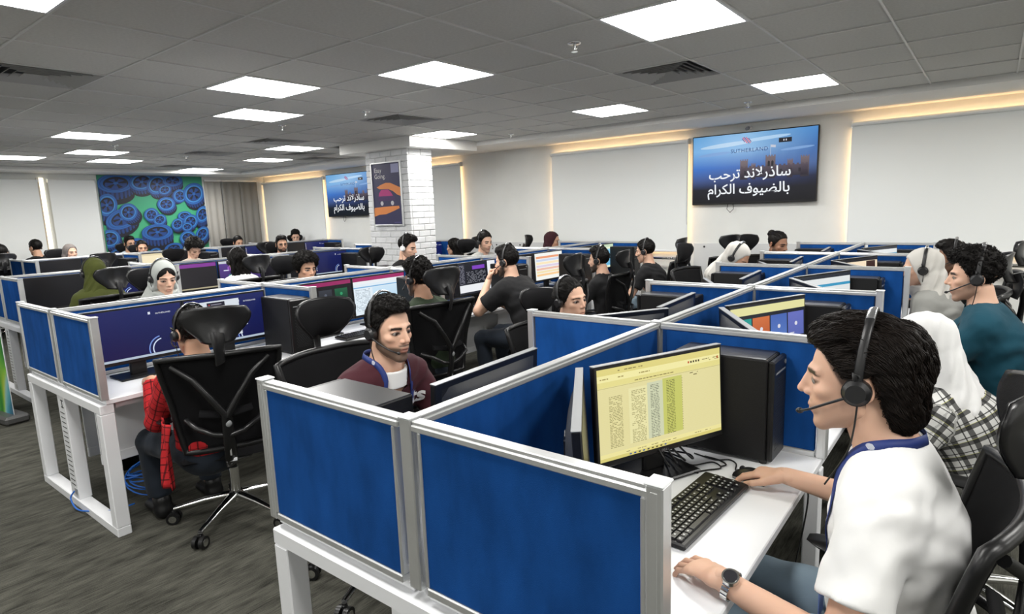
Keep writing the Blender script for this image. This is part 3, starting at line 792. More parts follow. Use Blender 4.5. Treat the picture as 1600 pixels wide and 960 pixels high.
# ------------------------------------------------------------------ monitors
SW, SH = 0.514, 0.289
def screen_print(kind, seed=0):
    rr = random.Random(seed); p = G(); w, h = SW/2, SH/2
    X = lambda u: -w+u*SW
    Y = lambda v: -h+v*SH
    def rc(u0, v0, u1, v1, c, z, c2=None): p.rect(X(u0), Y(v0), X(u1), Y(v1), z, srgb(*c), srgb(*c2) if c2 else None)
    def lines(u0, u1, v0, v1, n, c, z, dens=0.8):
        for i in range(n):
            v = v0+(v1-v0)*i/n
            a = u0
            while a < u1-0.004:
                l_ = rr.uniform(0.008, 0.03)
                if rr.random() < dens: rc(a, v, min(a+l_, u1), v+(v1-v0)/n*0.42, c, z)
                a += l_+0.006
    if kind == 'sheet':
        rc(0,0,1,1,(226,217,158),0)
        rc(0,0.93,1,1,(222,210,128),0.0002); rc(0,0.86,1,0.93,(240,232,164),0.0002); rc(0,0.80,1,0.86,(228,218,140),0.0002)
        rc(0,0,1,0.035,(216,204,120),0.0002); rc(0,0.035,1,0.08,(236,226,156),0.0002)
        lines(0.02,0.35,0.955,0.985,1,(150,138,80),0.0004,0.5); lines(0.02,0.4,0.885,0.915,1,(160,146,84),0.0004,0.5)
        for i, c in enumerate([(190,70,40),(60,50,30),(60,50,30),(60,50,30),(60,50,30)]): rc(0.715+0.022*i,0.885,0.728+0.022*i,0.908,c,0.0004)
        lines(0.84,0.99,0.875,0.915,2,(120,108,70),0.0004,0.5); rc(0.97,0.88,0.985,0.91,(190,110,60),0.0005)
        rc(0,0.79,1,0.795,(190,180,110),0.0004); lines(0.28,0.62,0.815,0.84,1,(140,128,76),0.0004,0.8)
        rc(0.23,0.13,0.375,0.74,(232,226,170),0.0002); rc(0.375,0.13,0.50,0.76,(206,210,176),0.0003); rc(0.50,0.13,0.66,0.77,(198,200,104),0.0003)
        lines(0.08,0.18,0.13,0.70,34,(150,142,92),0.0005,0.9); lines(0.25,0.36,0.13,0.72,34,(156,148,98),0.0005,0.8)
        lines(0.40,0.47,0.13,0.74,34,(120,124,104),0.0005,0.95); lines(0.53,0.60,0.13,0.75,34,(116,116,60),0.0005,0.95)
        for i in range(22): rc(0.66,0.14+0.028*i,0.664,0.152+0.028*i,(140,130,80),0.0005)
        lines(0.73,0.80,0.74,0.79,2,(120,110,70),0.0005,0.7)
        for i in range(9): rc(0.22+0.035*i,0.010,0.236+0.035*i,0.026,rr.choice([(90,80,50),(60,90,150),(180,90,50),(70,70,70)]),0.0005)
        lines(0.1,0.9,0.05,0.068,1,(140,128,80),0.0004,0.3)
        for i in range(1,34): rc(0.02,0.13+0.0195*i,0.99,0.131+0.0195*i,(222,212,146),0.00025)
    elif kind == 'tiles':
        rc(0,0,1,1,(30,34,44),0); rc(0.0,0.84,1,0.97,(226,222,160),0.0002); rc(0,0.80,1,0.84,(28,32,40),0.0002)
        for i, (c, c2) in enumerate([((24,140,128),(20,150,140)),((176,84,40),(206,110,60)),((86,120,190),(70,100,176)),((90,104,176),(104,112,190))]):
            rc(0.04+0.24*i,0.38,0.265+0.24*i,0.78,c,0.0003,c2)
            for k in range(10):
                t=2*PI*k/10
            p.poly([(X(0.155+0.24*i)+0.010*math.cos(2*PI*k/12), Y(0.58)+0.010*math.sin(2*PI*k/12)) for k in range(12)], 0.0005, srgb(220,220,230))
            rc(0.06+0.24*i,0.42,0.13+0.24*i,0.435,(210,214,224),0.0005)
        for i, c in enumerate([(60,80,110),(90,100,110),(24,146,150),(70,80,120)]): rc(0.04+0.24*i,0.0,0.265+0.24*i,0.35,c,0.0003)
    elif kind == 'white_blue':
        rc(0,0,1,1,(226,230,230),0); rc(0,0.93,1,1,(34,40,50),0.0002); rc(0.0,0.74,1,0.80,(60,150,190),0.0003); lines(0.04,0.5,0.2,0.7,14,(170,180,184),0.0004,0.7)
    elif kind == 'orange':
        rc(0,0,1,1,(246,226,196),0); rc(0,0.93,1,1,(30,30,34),0.0002); rc(0.72,0.70,0.95,0.92,(60,36,30),0.0003); rc(0.05,0.62,0.7,0.68,(60,50,44),0.0003)
        lines(0.05,0.9,0.1,0.58,14,(226,176,120),0.0004,0.8)
    elif kind in ('navy', 'navy_window'):
        rc(0,0,1,1,(10,14,66),0,(18,30,92)); rc(0,0,1,0.045,(176,190,206),0.0003)
        for i in range(10): rc(0.02,0.88-0.08*i,0.045,0.92-0.08*i,rr.choice([(196,210,226),(120,150,200),(210,200,180)]),0.0003)
        for a0, rad, c in ((0.75,0.30,(120,150,220)),(0.76,0.24,(210,222,246))):
            for k in range(14):
                t0, t1 = PI*0.55+k*PI*0.6/14, PI*0.55+(k+1)*PI*0.6/14
                q = [(X(a0)+rr_*SW*0.5*math.cos(t), Y(0.12)+rr_*SW*0.5*math.sin(t)) for rr_, t in ((rad,t0),(rad,t1),(rad-0.025,t1),(rad-0.025,t0))]
                p.poly([(x, max(y, Y(0.05))) for x, y in q], 0.0004, srgb(*c))
        rc(0.64,0.84,0.665,0.89,(220,226,240),0.0004)
        if kind == 'navy_window':
            rc(0.02,0.12,0.66,0.93,(214,222,230),0.0006)
            rc(0.26,0.42,0.48,0.90,(30,30,44),0.0007)
            for i in range(6):
                rc(0.28,0.84-0.07*i,0.295,0.865-0.07*i,(200,60,60),0.0009); rc(0.31,0.845-0.07*i,0.44,0.86-0.07*i,(150,150,166),0.0009)
    elif kind == 'dark_tiles':
        rc(0,0,1,1,(26,24,26),0); rc(0,0.90,1,1,(150,40,96),0.0002)
        for u, v, c in ((0.25,0.30,(176,84,44)),(0.25,0.66,(52,66,84)),(0.55,0.30,(40,40,60)),(0.55,0.66,(54,58,66)),(0.82,0.30,(108,70,120)),(0.82,0.66,(30,96,64))):
            rc(u-0.11,v-0.14,u+0.11,v+0.14,tuple(int(x*0.6) for x in c),0.0003,c)
            p.poly([(X(u)+0.012*math.cos(2*PI*k/12), Y(v)+0.012*math.sin(2*PI*k/12)) for k in range(12)], 0.0005, srgb(*[min(255,int(x*1.6)) for x in c]))
        rc(0,0,1,0.04,(120,100,80),0.0003)
    elif kind == 'browser':
        rc(0,0,1,1,(226,238,246),0); rc(0,0.9,1,1,(160,42,100),0.0002); rc(0,0.82,1,0.9,(236,240,244),0.0002); rc(0.0,0.72,1,0.75,(120,176,220),0.0003)
        rc(0.35,0.1,1,0.70,(180,216,240),0.0003,(206,230,246)); lines(0.03,0.3,0.1,0.7,16,(150,164,176),0.0004,0.7)
    elif kind == 'code':
        rc(0,0,1,1,(236,238,242),0); rc(0.0,0.30,0.78,1,(26,28,36),0.0002); rc(0.0,0.30,0.16,1,(38,40,52),0.0003); rc(0.36,0.78,0.70,0.90,(128,66,190),0.0004)
        lines(0.02,0.14,0.34,0.96,16,(150,150,164),0.0005,0.7); lines(0.20,0.72,0.36,0.74,10,(150,152,162),0.0005,0.6); rc(0,0,1,0.06,(40,42,50),0.0003)
    elif kind == 'stripes':
        rc(0,0,1,1,(244,246,240),0)
        for i, c in enumerate([(250,206,150),(244,226,180),(238,190,170),(222,210,230),(250,230,190),(206,216,236),(236,160,120)]): rc(0.04,0.14+0.11*i,0.86,0.22+0.11*i,c,0.0003)
    elif kind == 'chat':
        rc(0,0,1,1,(238,244,214),0); rc(0.0,0.88,1,1,(200,220,190),0.0002); rc(0.34,0.08,0.98,0.80,(120,196,232),0.0003,(150,210,238)); lines(0.36,0.95,0.14,0.76,10,(70,140,190),0.0005,0.8); rc(0.3,0.3,0.36,0.42,(60,60,60),0.0005)
    elif kind == 'purple':
        rc(0,0,1,1,(34,32,34),0); rc(0,0.86,1,1,(132,58,150),0.0002); rc(0,0,1,0.05,(180,170,140),0.0003)
    elif kind == 'glow':
        rc(0,0,1,1,(52,44,92),0,(90,60,140)); rc(0,0.9,1,1,(200,206,214),0.0002); rc(0.1,0.6,0.3,0.64,(220,220,240),0.0003)
        for u, v, c in ((0.25,0.35,(40,150,130)),(0.6,0.38,(70,90,200)),(0.25,0.7,(150,90,190))):
            p.poly([(X(u)+0.03*math.cos(2*PI*k/14), Y(v)+0.03*math.sin(2*PI*k/14)) for k in range(14)], 0.0005, srgb(*c))
    elif kind == 'cream':
        rc(0,0,1,1,(246,232,196),0); rc(0,0.9,1,1,(230,214,176),0.0002); rc(0,0,1,0.05,(210,196,160),0.0002)
    elif kind == 'car':
        rc(0,0,1,1,(26,22,24),0); rc(0,0.86,1,0.95,(226,226,226),0.0002); rc(0.30,0.12,0.66,0.74,(168,34,34),0.0003,(90,16,18)); rc(0.05,0.2,0.22,0.4,(60,60,40),0.0003); rc(0,0,1,0.06,(210,200,180),0.0003)
        p.poly([(X(0.48)+0.05*math.cos(2*PI*k/14), Y(0.4)+0.07*math.sin(2*PI*k/14)) for k in range(14)], 0.0005, srgb(210,60,50))
    else:   # off
        rc(0,0,1,1,(7,7,9),0)
    M_ = Matrix(((1,0,0,0),(0,0,-1,0),(0,1,0,0),(0,0,0,1)))
    p.xform(M_)
    return p.mesh('screen', M_SCREEN)
SCREENS = {}
def get_screen(k):
    if k not in SCREENS: SCREENS[k] = screen_print(k, len(k)*7)
    return SCREENS[k]
M_MONB = mat('monitor_back', (0.035, 0.036, 0.038), 0.45, bump=(300, 0.1, (1,1,1)))
M_SILV = mat('silver_plastic', (0.30, 0.31, 0.32), 0.42, 0.3)
def _monitor_meshes():
    w, h, t = SW/2+0.010, SH/2+0.012, 0.012
    hs = G().box((-w, -0.006, -h-0.006), (w, 0.016, h), 0.003)
    bl = G()     # swelling of the back
    bl.grid(lambda u, v: ((u-0.5)*2*w*0.90, 0.016+0.028*(1-(2*u-1)**4)*(1-(2*v-1)**4), -h*0.92+v*2*h*0.90), 14, 10, 0)
    bl.f = [f[::-1] for f in bl.f]
    rail = G().box((-w, -0.0065, h-0.0005), (w, 0.017, h+0.002), 0.0008)
    neck = G().box((-0.045, 0.030, -0.27), (0.045, 0.052, 0.02), 0.006)
    base = G().box((-0.125, -0.085, -0.012), (0.125, 0.105, 0.0), 0.004)
    ring = G().tube([(0.016*math.cos(2*PI*k/16), 0.0462, 0.045+0.016*math.sin(2*PI*k/16)) for k in range(16)], 0.0012, 5, closed=True)
    return {'housing': hs.mesh('housing', M_BLACKP), 'back_shell': bl.mesh('back_shell', M_MONB), 'edge_trim': rail.mesh('edge_trim', M_SILV),
            'stand_neck': neck.mesh('stand_neck', M_BLACKP), 'base_plate': base.mesh('base_plate', M_BLACKP), 'back_emblem': ring.mesh('back_emblem', M_SILV)}
MM = _monitor_meshes()
M_SWHITE = emit('screen_white', (0.9, 0.93, 0.97), SCREEN_LIGHT)
def monitor(x, y, rz_deg, kind, lab, tilt=3.0, zc=0.247, brand=False):
    """centre of the screen stands zc above the desk"""
    r = tag(empty('monitor', (x, y, DESK), R(rz_deg)), lab, 'monitor', 'desktop monitors')
    hd = inst('housing', MM['housing'], r, (0, -0.03, zc), (R(-tilt), 0, 0))
    inst('back_shell', MM['back_shell'], hd); inst('edge_trim', MM['edge_trim'], hd); inst('back_emblem', MM['back_emblem'], hd)
    inst('screen', get_screen(kind), hd, (0, -0.0068, 0.002))
    inst('stand_neck', MM['stand_neck'], r, (0, -0.03, 0.278), (0, 0, 0))
    inst('base_plate', MM['base_plate'], r, (0, 0.0, 0.0122))
    if kind.startswith('navy'):
        put_text('SUTHERLAND', 0.0125, M_SWHITE, hd, Matrix.Translation((SW*0.30, -0.0076, SH*0.335))@Matrix.Rotation(PI/2, 4, 'X'), spacing=1.1)
    if brand:
        put_text('DELL', 0.011, mat('logo_grey', (0.5, 0.5, 0.52), 0.4, 0.5), hd, Matrix.Translation((0, -0.0066, -SH/2-0.0145))@Matrix.Rotation(PI/2, 4, 'X'))
    return r
def stn(key, s, i): return '%s side of the %s, %s bay' % (SIDE[s], ROWS[key][2], ORD[i])
# nearest row, right side
xR, yR, _ = ROWS['R']
monitor(-0.831, 1.790, 66.6, 'sheet', 'near monitor with a pale yellow spreadsheet before the white T-shirt man', zc=0.249, brand=True)
monitor(-0.83, 1.285, 121, 'off', 'monitor seen edge on behind the near end partition')
kinds = ['', 'tiles', 'white_blue', 'orange', 'white_blue']
words = ['', 'monitor showing orange, blue and teal squares behind the tall black computer', 'monitor with a white page and blue bar, third bay of the nearest desk row',
         'monitor with a peach coloured page, fourth bay of the nearest desk row', 'farthest white monitor of the nearest desk row']
for i in range(1, 5):
    y0, y1 = yR[i], yR[i+1]
    monitor(-0.83, y0+0.63*(y1-y0), 67, kinds[i], words[i], zc=0.262)
    monitor(-0.815, y0+0.27, 122, 'off', 'grey backed monitor turned away, right side of nearest desk row, %s bay' % ORD[i], zc=0.255)
# nearest row, left side
monitor(-1.24, 1.46, -88, 'off', 'black monitor back in front of the maroon sweatshirt man', zc=0.232)
for i in range(1, 5):
    y0, y1 = yR[i], yR[i+1]
    monitor(-1.23, y0+0.735, -86, 'off', 'dark monitor back, left side of nearest desk row, %s bay' % ORD[i], zc=0.24)
    monitor(-1.32, y0+0.26, -122 if i == 1 else -60, 'off', 'monitor seen edge on, left side of nearest desk row, %s bay' % ORD[i], zc=0.235)
# second row
xL_, yL, _ = ROWS['L']
LK = [('navy', 'navy_window'), ('dark_tiles', 'browser'), ('off', 'code'), ('off', 'stripes'), ('off', 'chat')]
LW = [('navy monitor with icons before the red plaid shirt man', 'monitor with a white window and dark list right of the red plaid shirt man'),
      ('dark monitor with coloured squares left of the green shirt man', 'bright white and blue monitor behind the maroon sweatshirt man'),
      ('dark monitor beside the black T-shirt man', 'monitor with dark code and a purple bar before the black T-shirt man'),
      ('black monitor hidden by the partition behind the black T-shirt man', 'monitor with orange and pink stripes before the bearded man in black'),
      ('dark monitor at the far end of the second desk row', 'green and blue monitor before the farthest black shirt man')]
for i in range(5):
    y0, y1 = yL[i], yL[i+1]
    monitor(-3.88, y0+0.315, 90, LK[i][0], LW[i][0], zc=0.252)
    monitor(-3.88, y0+0.855, 89, LK[i][1], LW[i][1], zc=0.250)
    monitor(-4.34, y0+0.62, -90, 'off', 'monitor back on the ' + stn('L', -1, i), zc=0.235)
xM, yM, _ = ROWS['M']
MK = [('off', 'navy'), ('purple', 'glow'), ('off', 'navy')]
MW = [('dark monitor at the near end of the third desk row', 'navy monitor before the olive headscarf woman'),
      ('monitor with a purple bar right of the white headscarf woman', 'monitor with purple and green dots before the long haired person'),
      ('dark monitor behind the curly haired person', 'navy monitor left of the brick column')]
for i in range(3):
    y0 = yM[i]
    monitor(xM+0.22, y0+0.33, 90, MK[i][0], MW[i][0]); monitor(xM+0.22, y0+0.88, 90, MK[i][1], MW[i][1])
    monitor(xM-0.24, y0+0.62, -90, 'off', 'monitor back on the ' + stn('M', -1, i), zc=0.235)
monitor(-7.16, 6.50, 80, 'car', 'monitor with a red picture beside the brick column'); monitor(-7.14, 7.0, 92, 'navy', 'dark blue monitor right of the brick column under the blind')
xN, yN, _ = ROWS['N']
for i in range(4):
    y0 = yN[i]
    monitor(xN+0.22, y0+0.35, 90, ['off', 'cream', 'off', 'off'][i], ['dark monitor at the near end of the far desk row', 'cream coloured monitor of the far desk row', 'dark monitor of the far desk row, third bay', 'dark monitor of the far desk row by the corner'][i])
    monitor(xN+0.22, y0+0.89, 90, ['off', 'off', 'navy', 'navy'][i], ['black monitor of the far desk row, first bay', 'black monitor right of the cream monitor', 'navy monitor of the far desk row, third bay', 'navy monitor of the far desk row under the smaller television'][i])

# ------------------------------------------------------------------ computer towers
def _tower_meshes():
    W, D, H_ = 0.152, 0.345, 0.362
    body = G().box((-W/2, -D/2+0.022, 0.012), (W/2, D/2, H_), 0.004)
    front = G().box((-W/2, -D/2, 0.012), (W/2, -D/2+0.021, H_-0.002), 0.006)
    top = G().box((-W/2+0.004, -D/2+0.03, H_-0.001), (W/2-0.004, D/2-0.004, H_+0.0025), 0.001)
    gr = G()
    for r_ in range(26):
        for c in range(7):
            x = -W/2+0.030+c*0.0150+(0.0075 if r_ % 2 else 0); z = 0.05+r_*0.0098
            gr.box((x-0.0042, -D/2-0.0006, z-0.0026), (x+0.0042, -D/2+0.0004, z+0.0026))
    feet = G().cyl((0, 0, 0), (0, 0, 0.013), 0.012, n=10)
    slot = G().box((-0.055, -D/2-0.001, H_-0.05), (0.055, -D/2+0.001, H_-0.044)); btn = G().cyl((0.055, -D/2-0.002, H_-0.025), (0.055, -D/2, H_-0.025), 0.008, n=12)
    return {'case': body.mesh('case', M_BLACKM), 'front_panel': front.mesh('front_panel', M_BLACKP), 'top_cover': top.mesh('top_cover', mat('tower_top', (0.055, 0.055, 0.058), 0.30, 0.5)),
            'front_grille': gr.mesh('front_grille', mat('grille', (0.045, 0.045, 0.048), 0.4, 0.5)), 'foot': feet.mesh('foot', M_BLACKP), 'drive_slot': slot.mesh('drive_slot', M_SILV), 'power_button': btn.mesh('power_button', M_SILV)}
TM = _tower_meshes()
def tower(x, y, rz, lab):
    r = tag(empty('computer_tower', (x, y, DESK), R(rz)), lab, 'computer', 'black desktop computers')
    for k in ('case', 'top_cover'): inst(k, TM[k], r)
    for sx in (-1, 1):
        for sy in (-1, 1): inst('foot', TM['foot'], r, (sx*0.055, sy*0.14, 0))
    f = inst('front_panel', TM['front_panel'], r)
    for k in ('front_grille', 'drive_slot', 'power_button'): inst(k, TM[k], f)
    return r
tower(-0.70, 2.110, 90, 'tall black computer right of the yellow spreadsheet monitor')
for i in range(1, 5): tower(-0.70, yR[i+1]-0.105, 90, 'black computer on the right side of the nearest desk row, %s bay' % ORD[i])
tower(-1.47, 1.085, -90, 'black computer with a grey lid behind the near left partition')
for i in range(1, 5): tower(-1.45, yR[i+1]-0.105, -90, 'black computer on the left side of the nearest desk row, %s bay' % ORD[i])
for i in range(5): tower(-3.66, yL[i+1]-0.10, 90, 'black computer on the right side of the second desk row, %s bay' % ORD[i])
for i in range(3): tower(-6.97, yM[i+1]-0.10, 90, 'black computer on the right side of the third desk row, %s bay' % ORD[i])
for i in range(4): tower(-10.19, yN[i+1]-0.10, 90, 'black computer on the far desk row, %s bay' % ORD[i])

# ------------------------------------------------------------------ keyboards and mice
M_KEY = mat('key_plastic', (0.016, 0.016, 0.017), 0.32, bump=(200, 0.05, (1,1,1)))
M_LEG = mat('key_legend', (0.55, 0.56, 0.58), 0.5)
def key_layout():
    U = 0.0188; ks = []
    rows = [[1]*13+[2], [1.5]+[1]*12+[1.5], [1.75]+[1]*11+[2.25], [2.25]+[1]*10+[2.75], [1.25,1.25,1.25,6.0,1.25,1.25,1.25,1.5]]
    for r_, row in enumerate(rows):
        x = 0
        for w in row: ks.append((x+w/2, 3.9-r_, w)); x += w
    for c in [0]+[2+k for k in range(4)]+[6.5+k for k in range(4)]+[11+k for k in range(4)]: ks.append((c+0.5, 5.2, 1))
    for c in range(3):
        for r_ in (5.2, 3.9, 2.9): ks.append((15.6+c, r_, 1))
    ks += [(16.6, 0.9, 1), (15.6, -0.1, 1), (16.6, -0.1, 1), (17.6, -0.1, 1)]
    for c in range(4):
        for r_ in range(5):
            if not (c == 3 and r_ in (2, 4)) and not (c == 1 and r_ == 4): ks.append((19.2+c, 3.9-r_, 1))
    return U, ks
U_, KEYS = key_layout()
KBW = 22.9*U_+0.016; KBD = 0.142
kb_body = G().box((-KBW/2, -KBD/2, 0.0), (KBW/2, KBD/2, 0.016), 0.004)
kb_body.xform(Matrix.Rotation(R(2.2), 4, 'X')@Matrix.Translation((0, 0, 0.003)))
kb_body_me = kb_body.mesh('keyboard_body', M_BLACKP)
def key_box(w): 
    a, b = U_*w/2-0.0012, U_/2-0.0012
    q = G().add([(-a,-b,0),(a,-b,0),(a,b,0),(-a,b,0),(-a*0.93+0.0006,-b*0.80,0.0065),(a*0.93-0.0006,-b*0.80,0.0065),(a*0.93-0.0006,b*0.86,0.0065),(-a*0.93+0.0006,b*0.86,0.0065)],
            [(4,5,6,7),(0,1,5,4),(1,2,6,5),(2,3,7,6),(3,0,4,7)])
    if w < 3:
        q.add([(-0.004,-0.001,0.0067),(0.002,-0.001,0.0067),(0.002,0.004,0.0067),(-0.004,0.004,0.0067)], [(0,1,2,3)], 1)
    return q
allk = G()
for cx, cy, w in KEYS:
    q = key_box(w); off = Vector((-KBW/2+0.008+cx*U_, -KBD/2+0.024+cy*U_, 0.0185))
    allk.add([Vector(v)+off for v in q.v], q.f[:-1] if w < 3 else q.f)
kb_keys_me = allk.xform(Matrix.Rotation(R(2.2), 4, 'X')).mesh('key_field', M_KEY)
def keyboard(x, y, rz, lab, detail=False):
    r = tag(empty('keyboard', (x, y, DESK), R(rz)), lab, 'keyboard', 'black keyboards')
    b = inst('keyboard_body', kb_body_me, r)
    if detail:
        cache = {}
        RM = Matrix.Rotation(R(2.2), 4, 'X')
        for cx, cy, w in KEYS:
            if w not in cache: cache[w] = key_box(w).mesh('key', [M_KEY, M_LEG])
            p = RM@Vector((-KBW/2+0.008+cx*U_, -KBD/2+0.024+cy*U_, 0.0185))
            inst('key', cache[w], r, p, (R(2.2), 0, 0))
    else:
        inst('key_field', kb_keys_me, r)
    return r
ms = G()
ms.grid(lambda u, v: ((u-0.5)*0.062*(1-0.12*math.cos(2*PI*v)*0.5)*math.sin(PI*(0.06+0.88*v))**0.25, (v-0.5)*0.112, 0.004+0.034*math.sin(PI*(0.05+0.9*v))**0.75*(1-abs(2*u-1)**3.0)), 14, 16)
mouse_me = ms.mesh('mouse_shell', mat('mouse_black', (0.012, 0.012, 0.013), 0.28))
mouse_base = G().box((-0.029, -0.053, 0.0), (0.029, 0.053, 0.006), 0.004).mesh('mouse_base', M_BLACKP)
wheel_me = G().cyl((-0.004, 0.030, 0.029), (0.004, 0.030, 0.029), 0.009, n=14).mesh('scroll_wheel', M_DARKM)
def mouse(x, y, rz, lab):
    r = tag(empty('computer_mouse', (x, y, DESK), R(rz)), lab, 'mouse', 'black computer mice')
    inst('mouse_shell', mouse_me, r); inst('mouse_base', mouse_base, r); inst('scroll_wheel', wheel_me, r)
    return r
keyboard(-0.622, 1.615, 87, 'black keyboard under the left hand of the white T-shirt man', True)
mouse(-0.553, 1.905, 84, 'black mouse under the right hand of the white T-shirt man')
for i in range(1, 5):
    keyboard(-0.60, (yR[i]+yR[i+1])/2, 90, 'keyboard on the right side of the nearest desk row, %s bay' % ORD[i]); mouse(-0.58, (yR[i]+yR[i+1])/2+0.32, 90, 'mouse on the right side of the nearest desk row, %s bay' % ORD[i])
for i in range(0, 5):
    keyboard(-1.46, (yR[i]+yR[i+1])/2+0.05, -90, 'keyboard on the left side of the nearest desk row, %s bay' % ORD[i])
for i in range(5):
    keyboard(-3.62, yL[i]+0.50, 90, 'keyboard on the right side of the second desk row, %s bay' % ORD[i]); mouse(-3.60, yL[i]+0.84, 90, 'mouse on the right side of the second desk row, %s bay' % ORD[i])
for i in range(3): keyboard(-6.92, yM[i]+0.55, 90, 'keyboard on the right side of the third desk row, %s bay' % ORD[i])

# cables on the near desk
def wob(pts, n=6):
    P = [Vector(p) for p in pts]; out = []
    for i in range(len(P)-1):
        p0, p1, p2, p3 = P[max(i-1,0)], P[i], P[i+1], P[min(i+2,len(P)-1)]
        for k in range(n):
            t = k/n
            out.append(0.5*((2*p1)+(-p0+p2)*t+(2*p0-5*p1+4*p2-p3)*t*t+(-p0+3*p1-3*p2+p3)*t**3))
    return out+[P[-1]]
z = DESK+0.004
CABLES = [([(-0.80,1.92,z),(-0.745,1.90,z),(-0.70,1.96,z),(-0.66,1.93,z),(-0.69,1.89,z),(-0.72,1.85,z),(-0.70,1.83,z+0.01)], 'thin black keyboard cable curling behind the near keyboard'),
          ([(-0.78,2.00,z),(-0.70,1.985,z),(-0.66,2.01,z),(-0.63,1.99,z),(-0.615,1.94,z),(-0.60,1.92,z+0.012)], 'thin black mouse cable before the tall black computer'),
          ([(-0.74,1.995,z),(-0.69,1.99,z),(-0.655,1.965,z),(-0.665,1.94,z)], 'short black cable end lying on the near desk'),
          ([(-0.505,1.955,z),(-0.46,1.965,z),(-0.43,1.985,z-0.004),(-0.40,1.98,0.70),(-0.405,1.90,0.55),(-0.41,1.80,0.45),(-0.405,1.86,0.40),(-0.40,1.95,0.44),(-0.40,1.90,0.30)], 'black cable hanging off the near desk edge')]
for pts, lab in CABLES:
    tag(G().tube(wob(pts), 0.0026, 6).build('cable', M_BLACKP), lab, 'cable', 'black desk cables')
for k in range(4):
    c = Vector((-0.835, 1.815, DESK))
    pts = [(c.x+0.02*math.sin(k*2), c.y-0.05+0.03*k, DESK+0.13), (c.x+0.06+0.012*k, c.y-0.07+0.04*k, DESK+0.07-0.008*k), (c.x+0.05+0.01*k, c.y-0.02+0.03*k, DESK+0.03+0.006*k), (c.x-0.02, c.y+0.06+0.02*k, DESK+0.02), (c.x-0.10, c.y+0.02+0.03*k, DESK+0.006)]
    tag(G().tube(wob(pts), 0.0032, 6).build('cable', M_BLACKP), '%s loop of black cable hanging under the spreadsheet monitor' % ORD[k], 'cable', 'black desk cables')

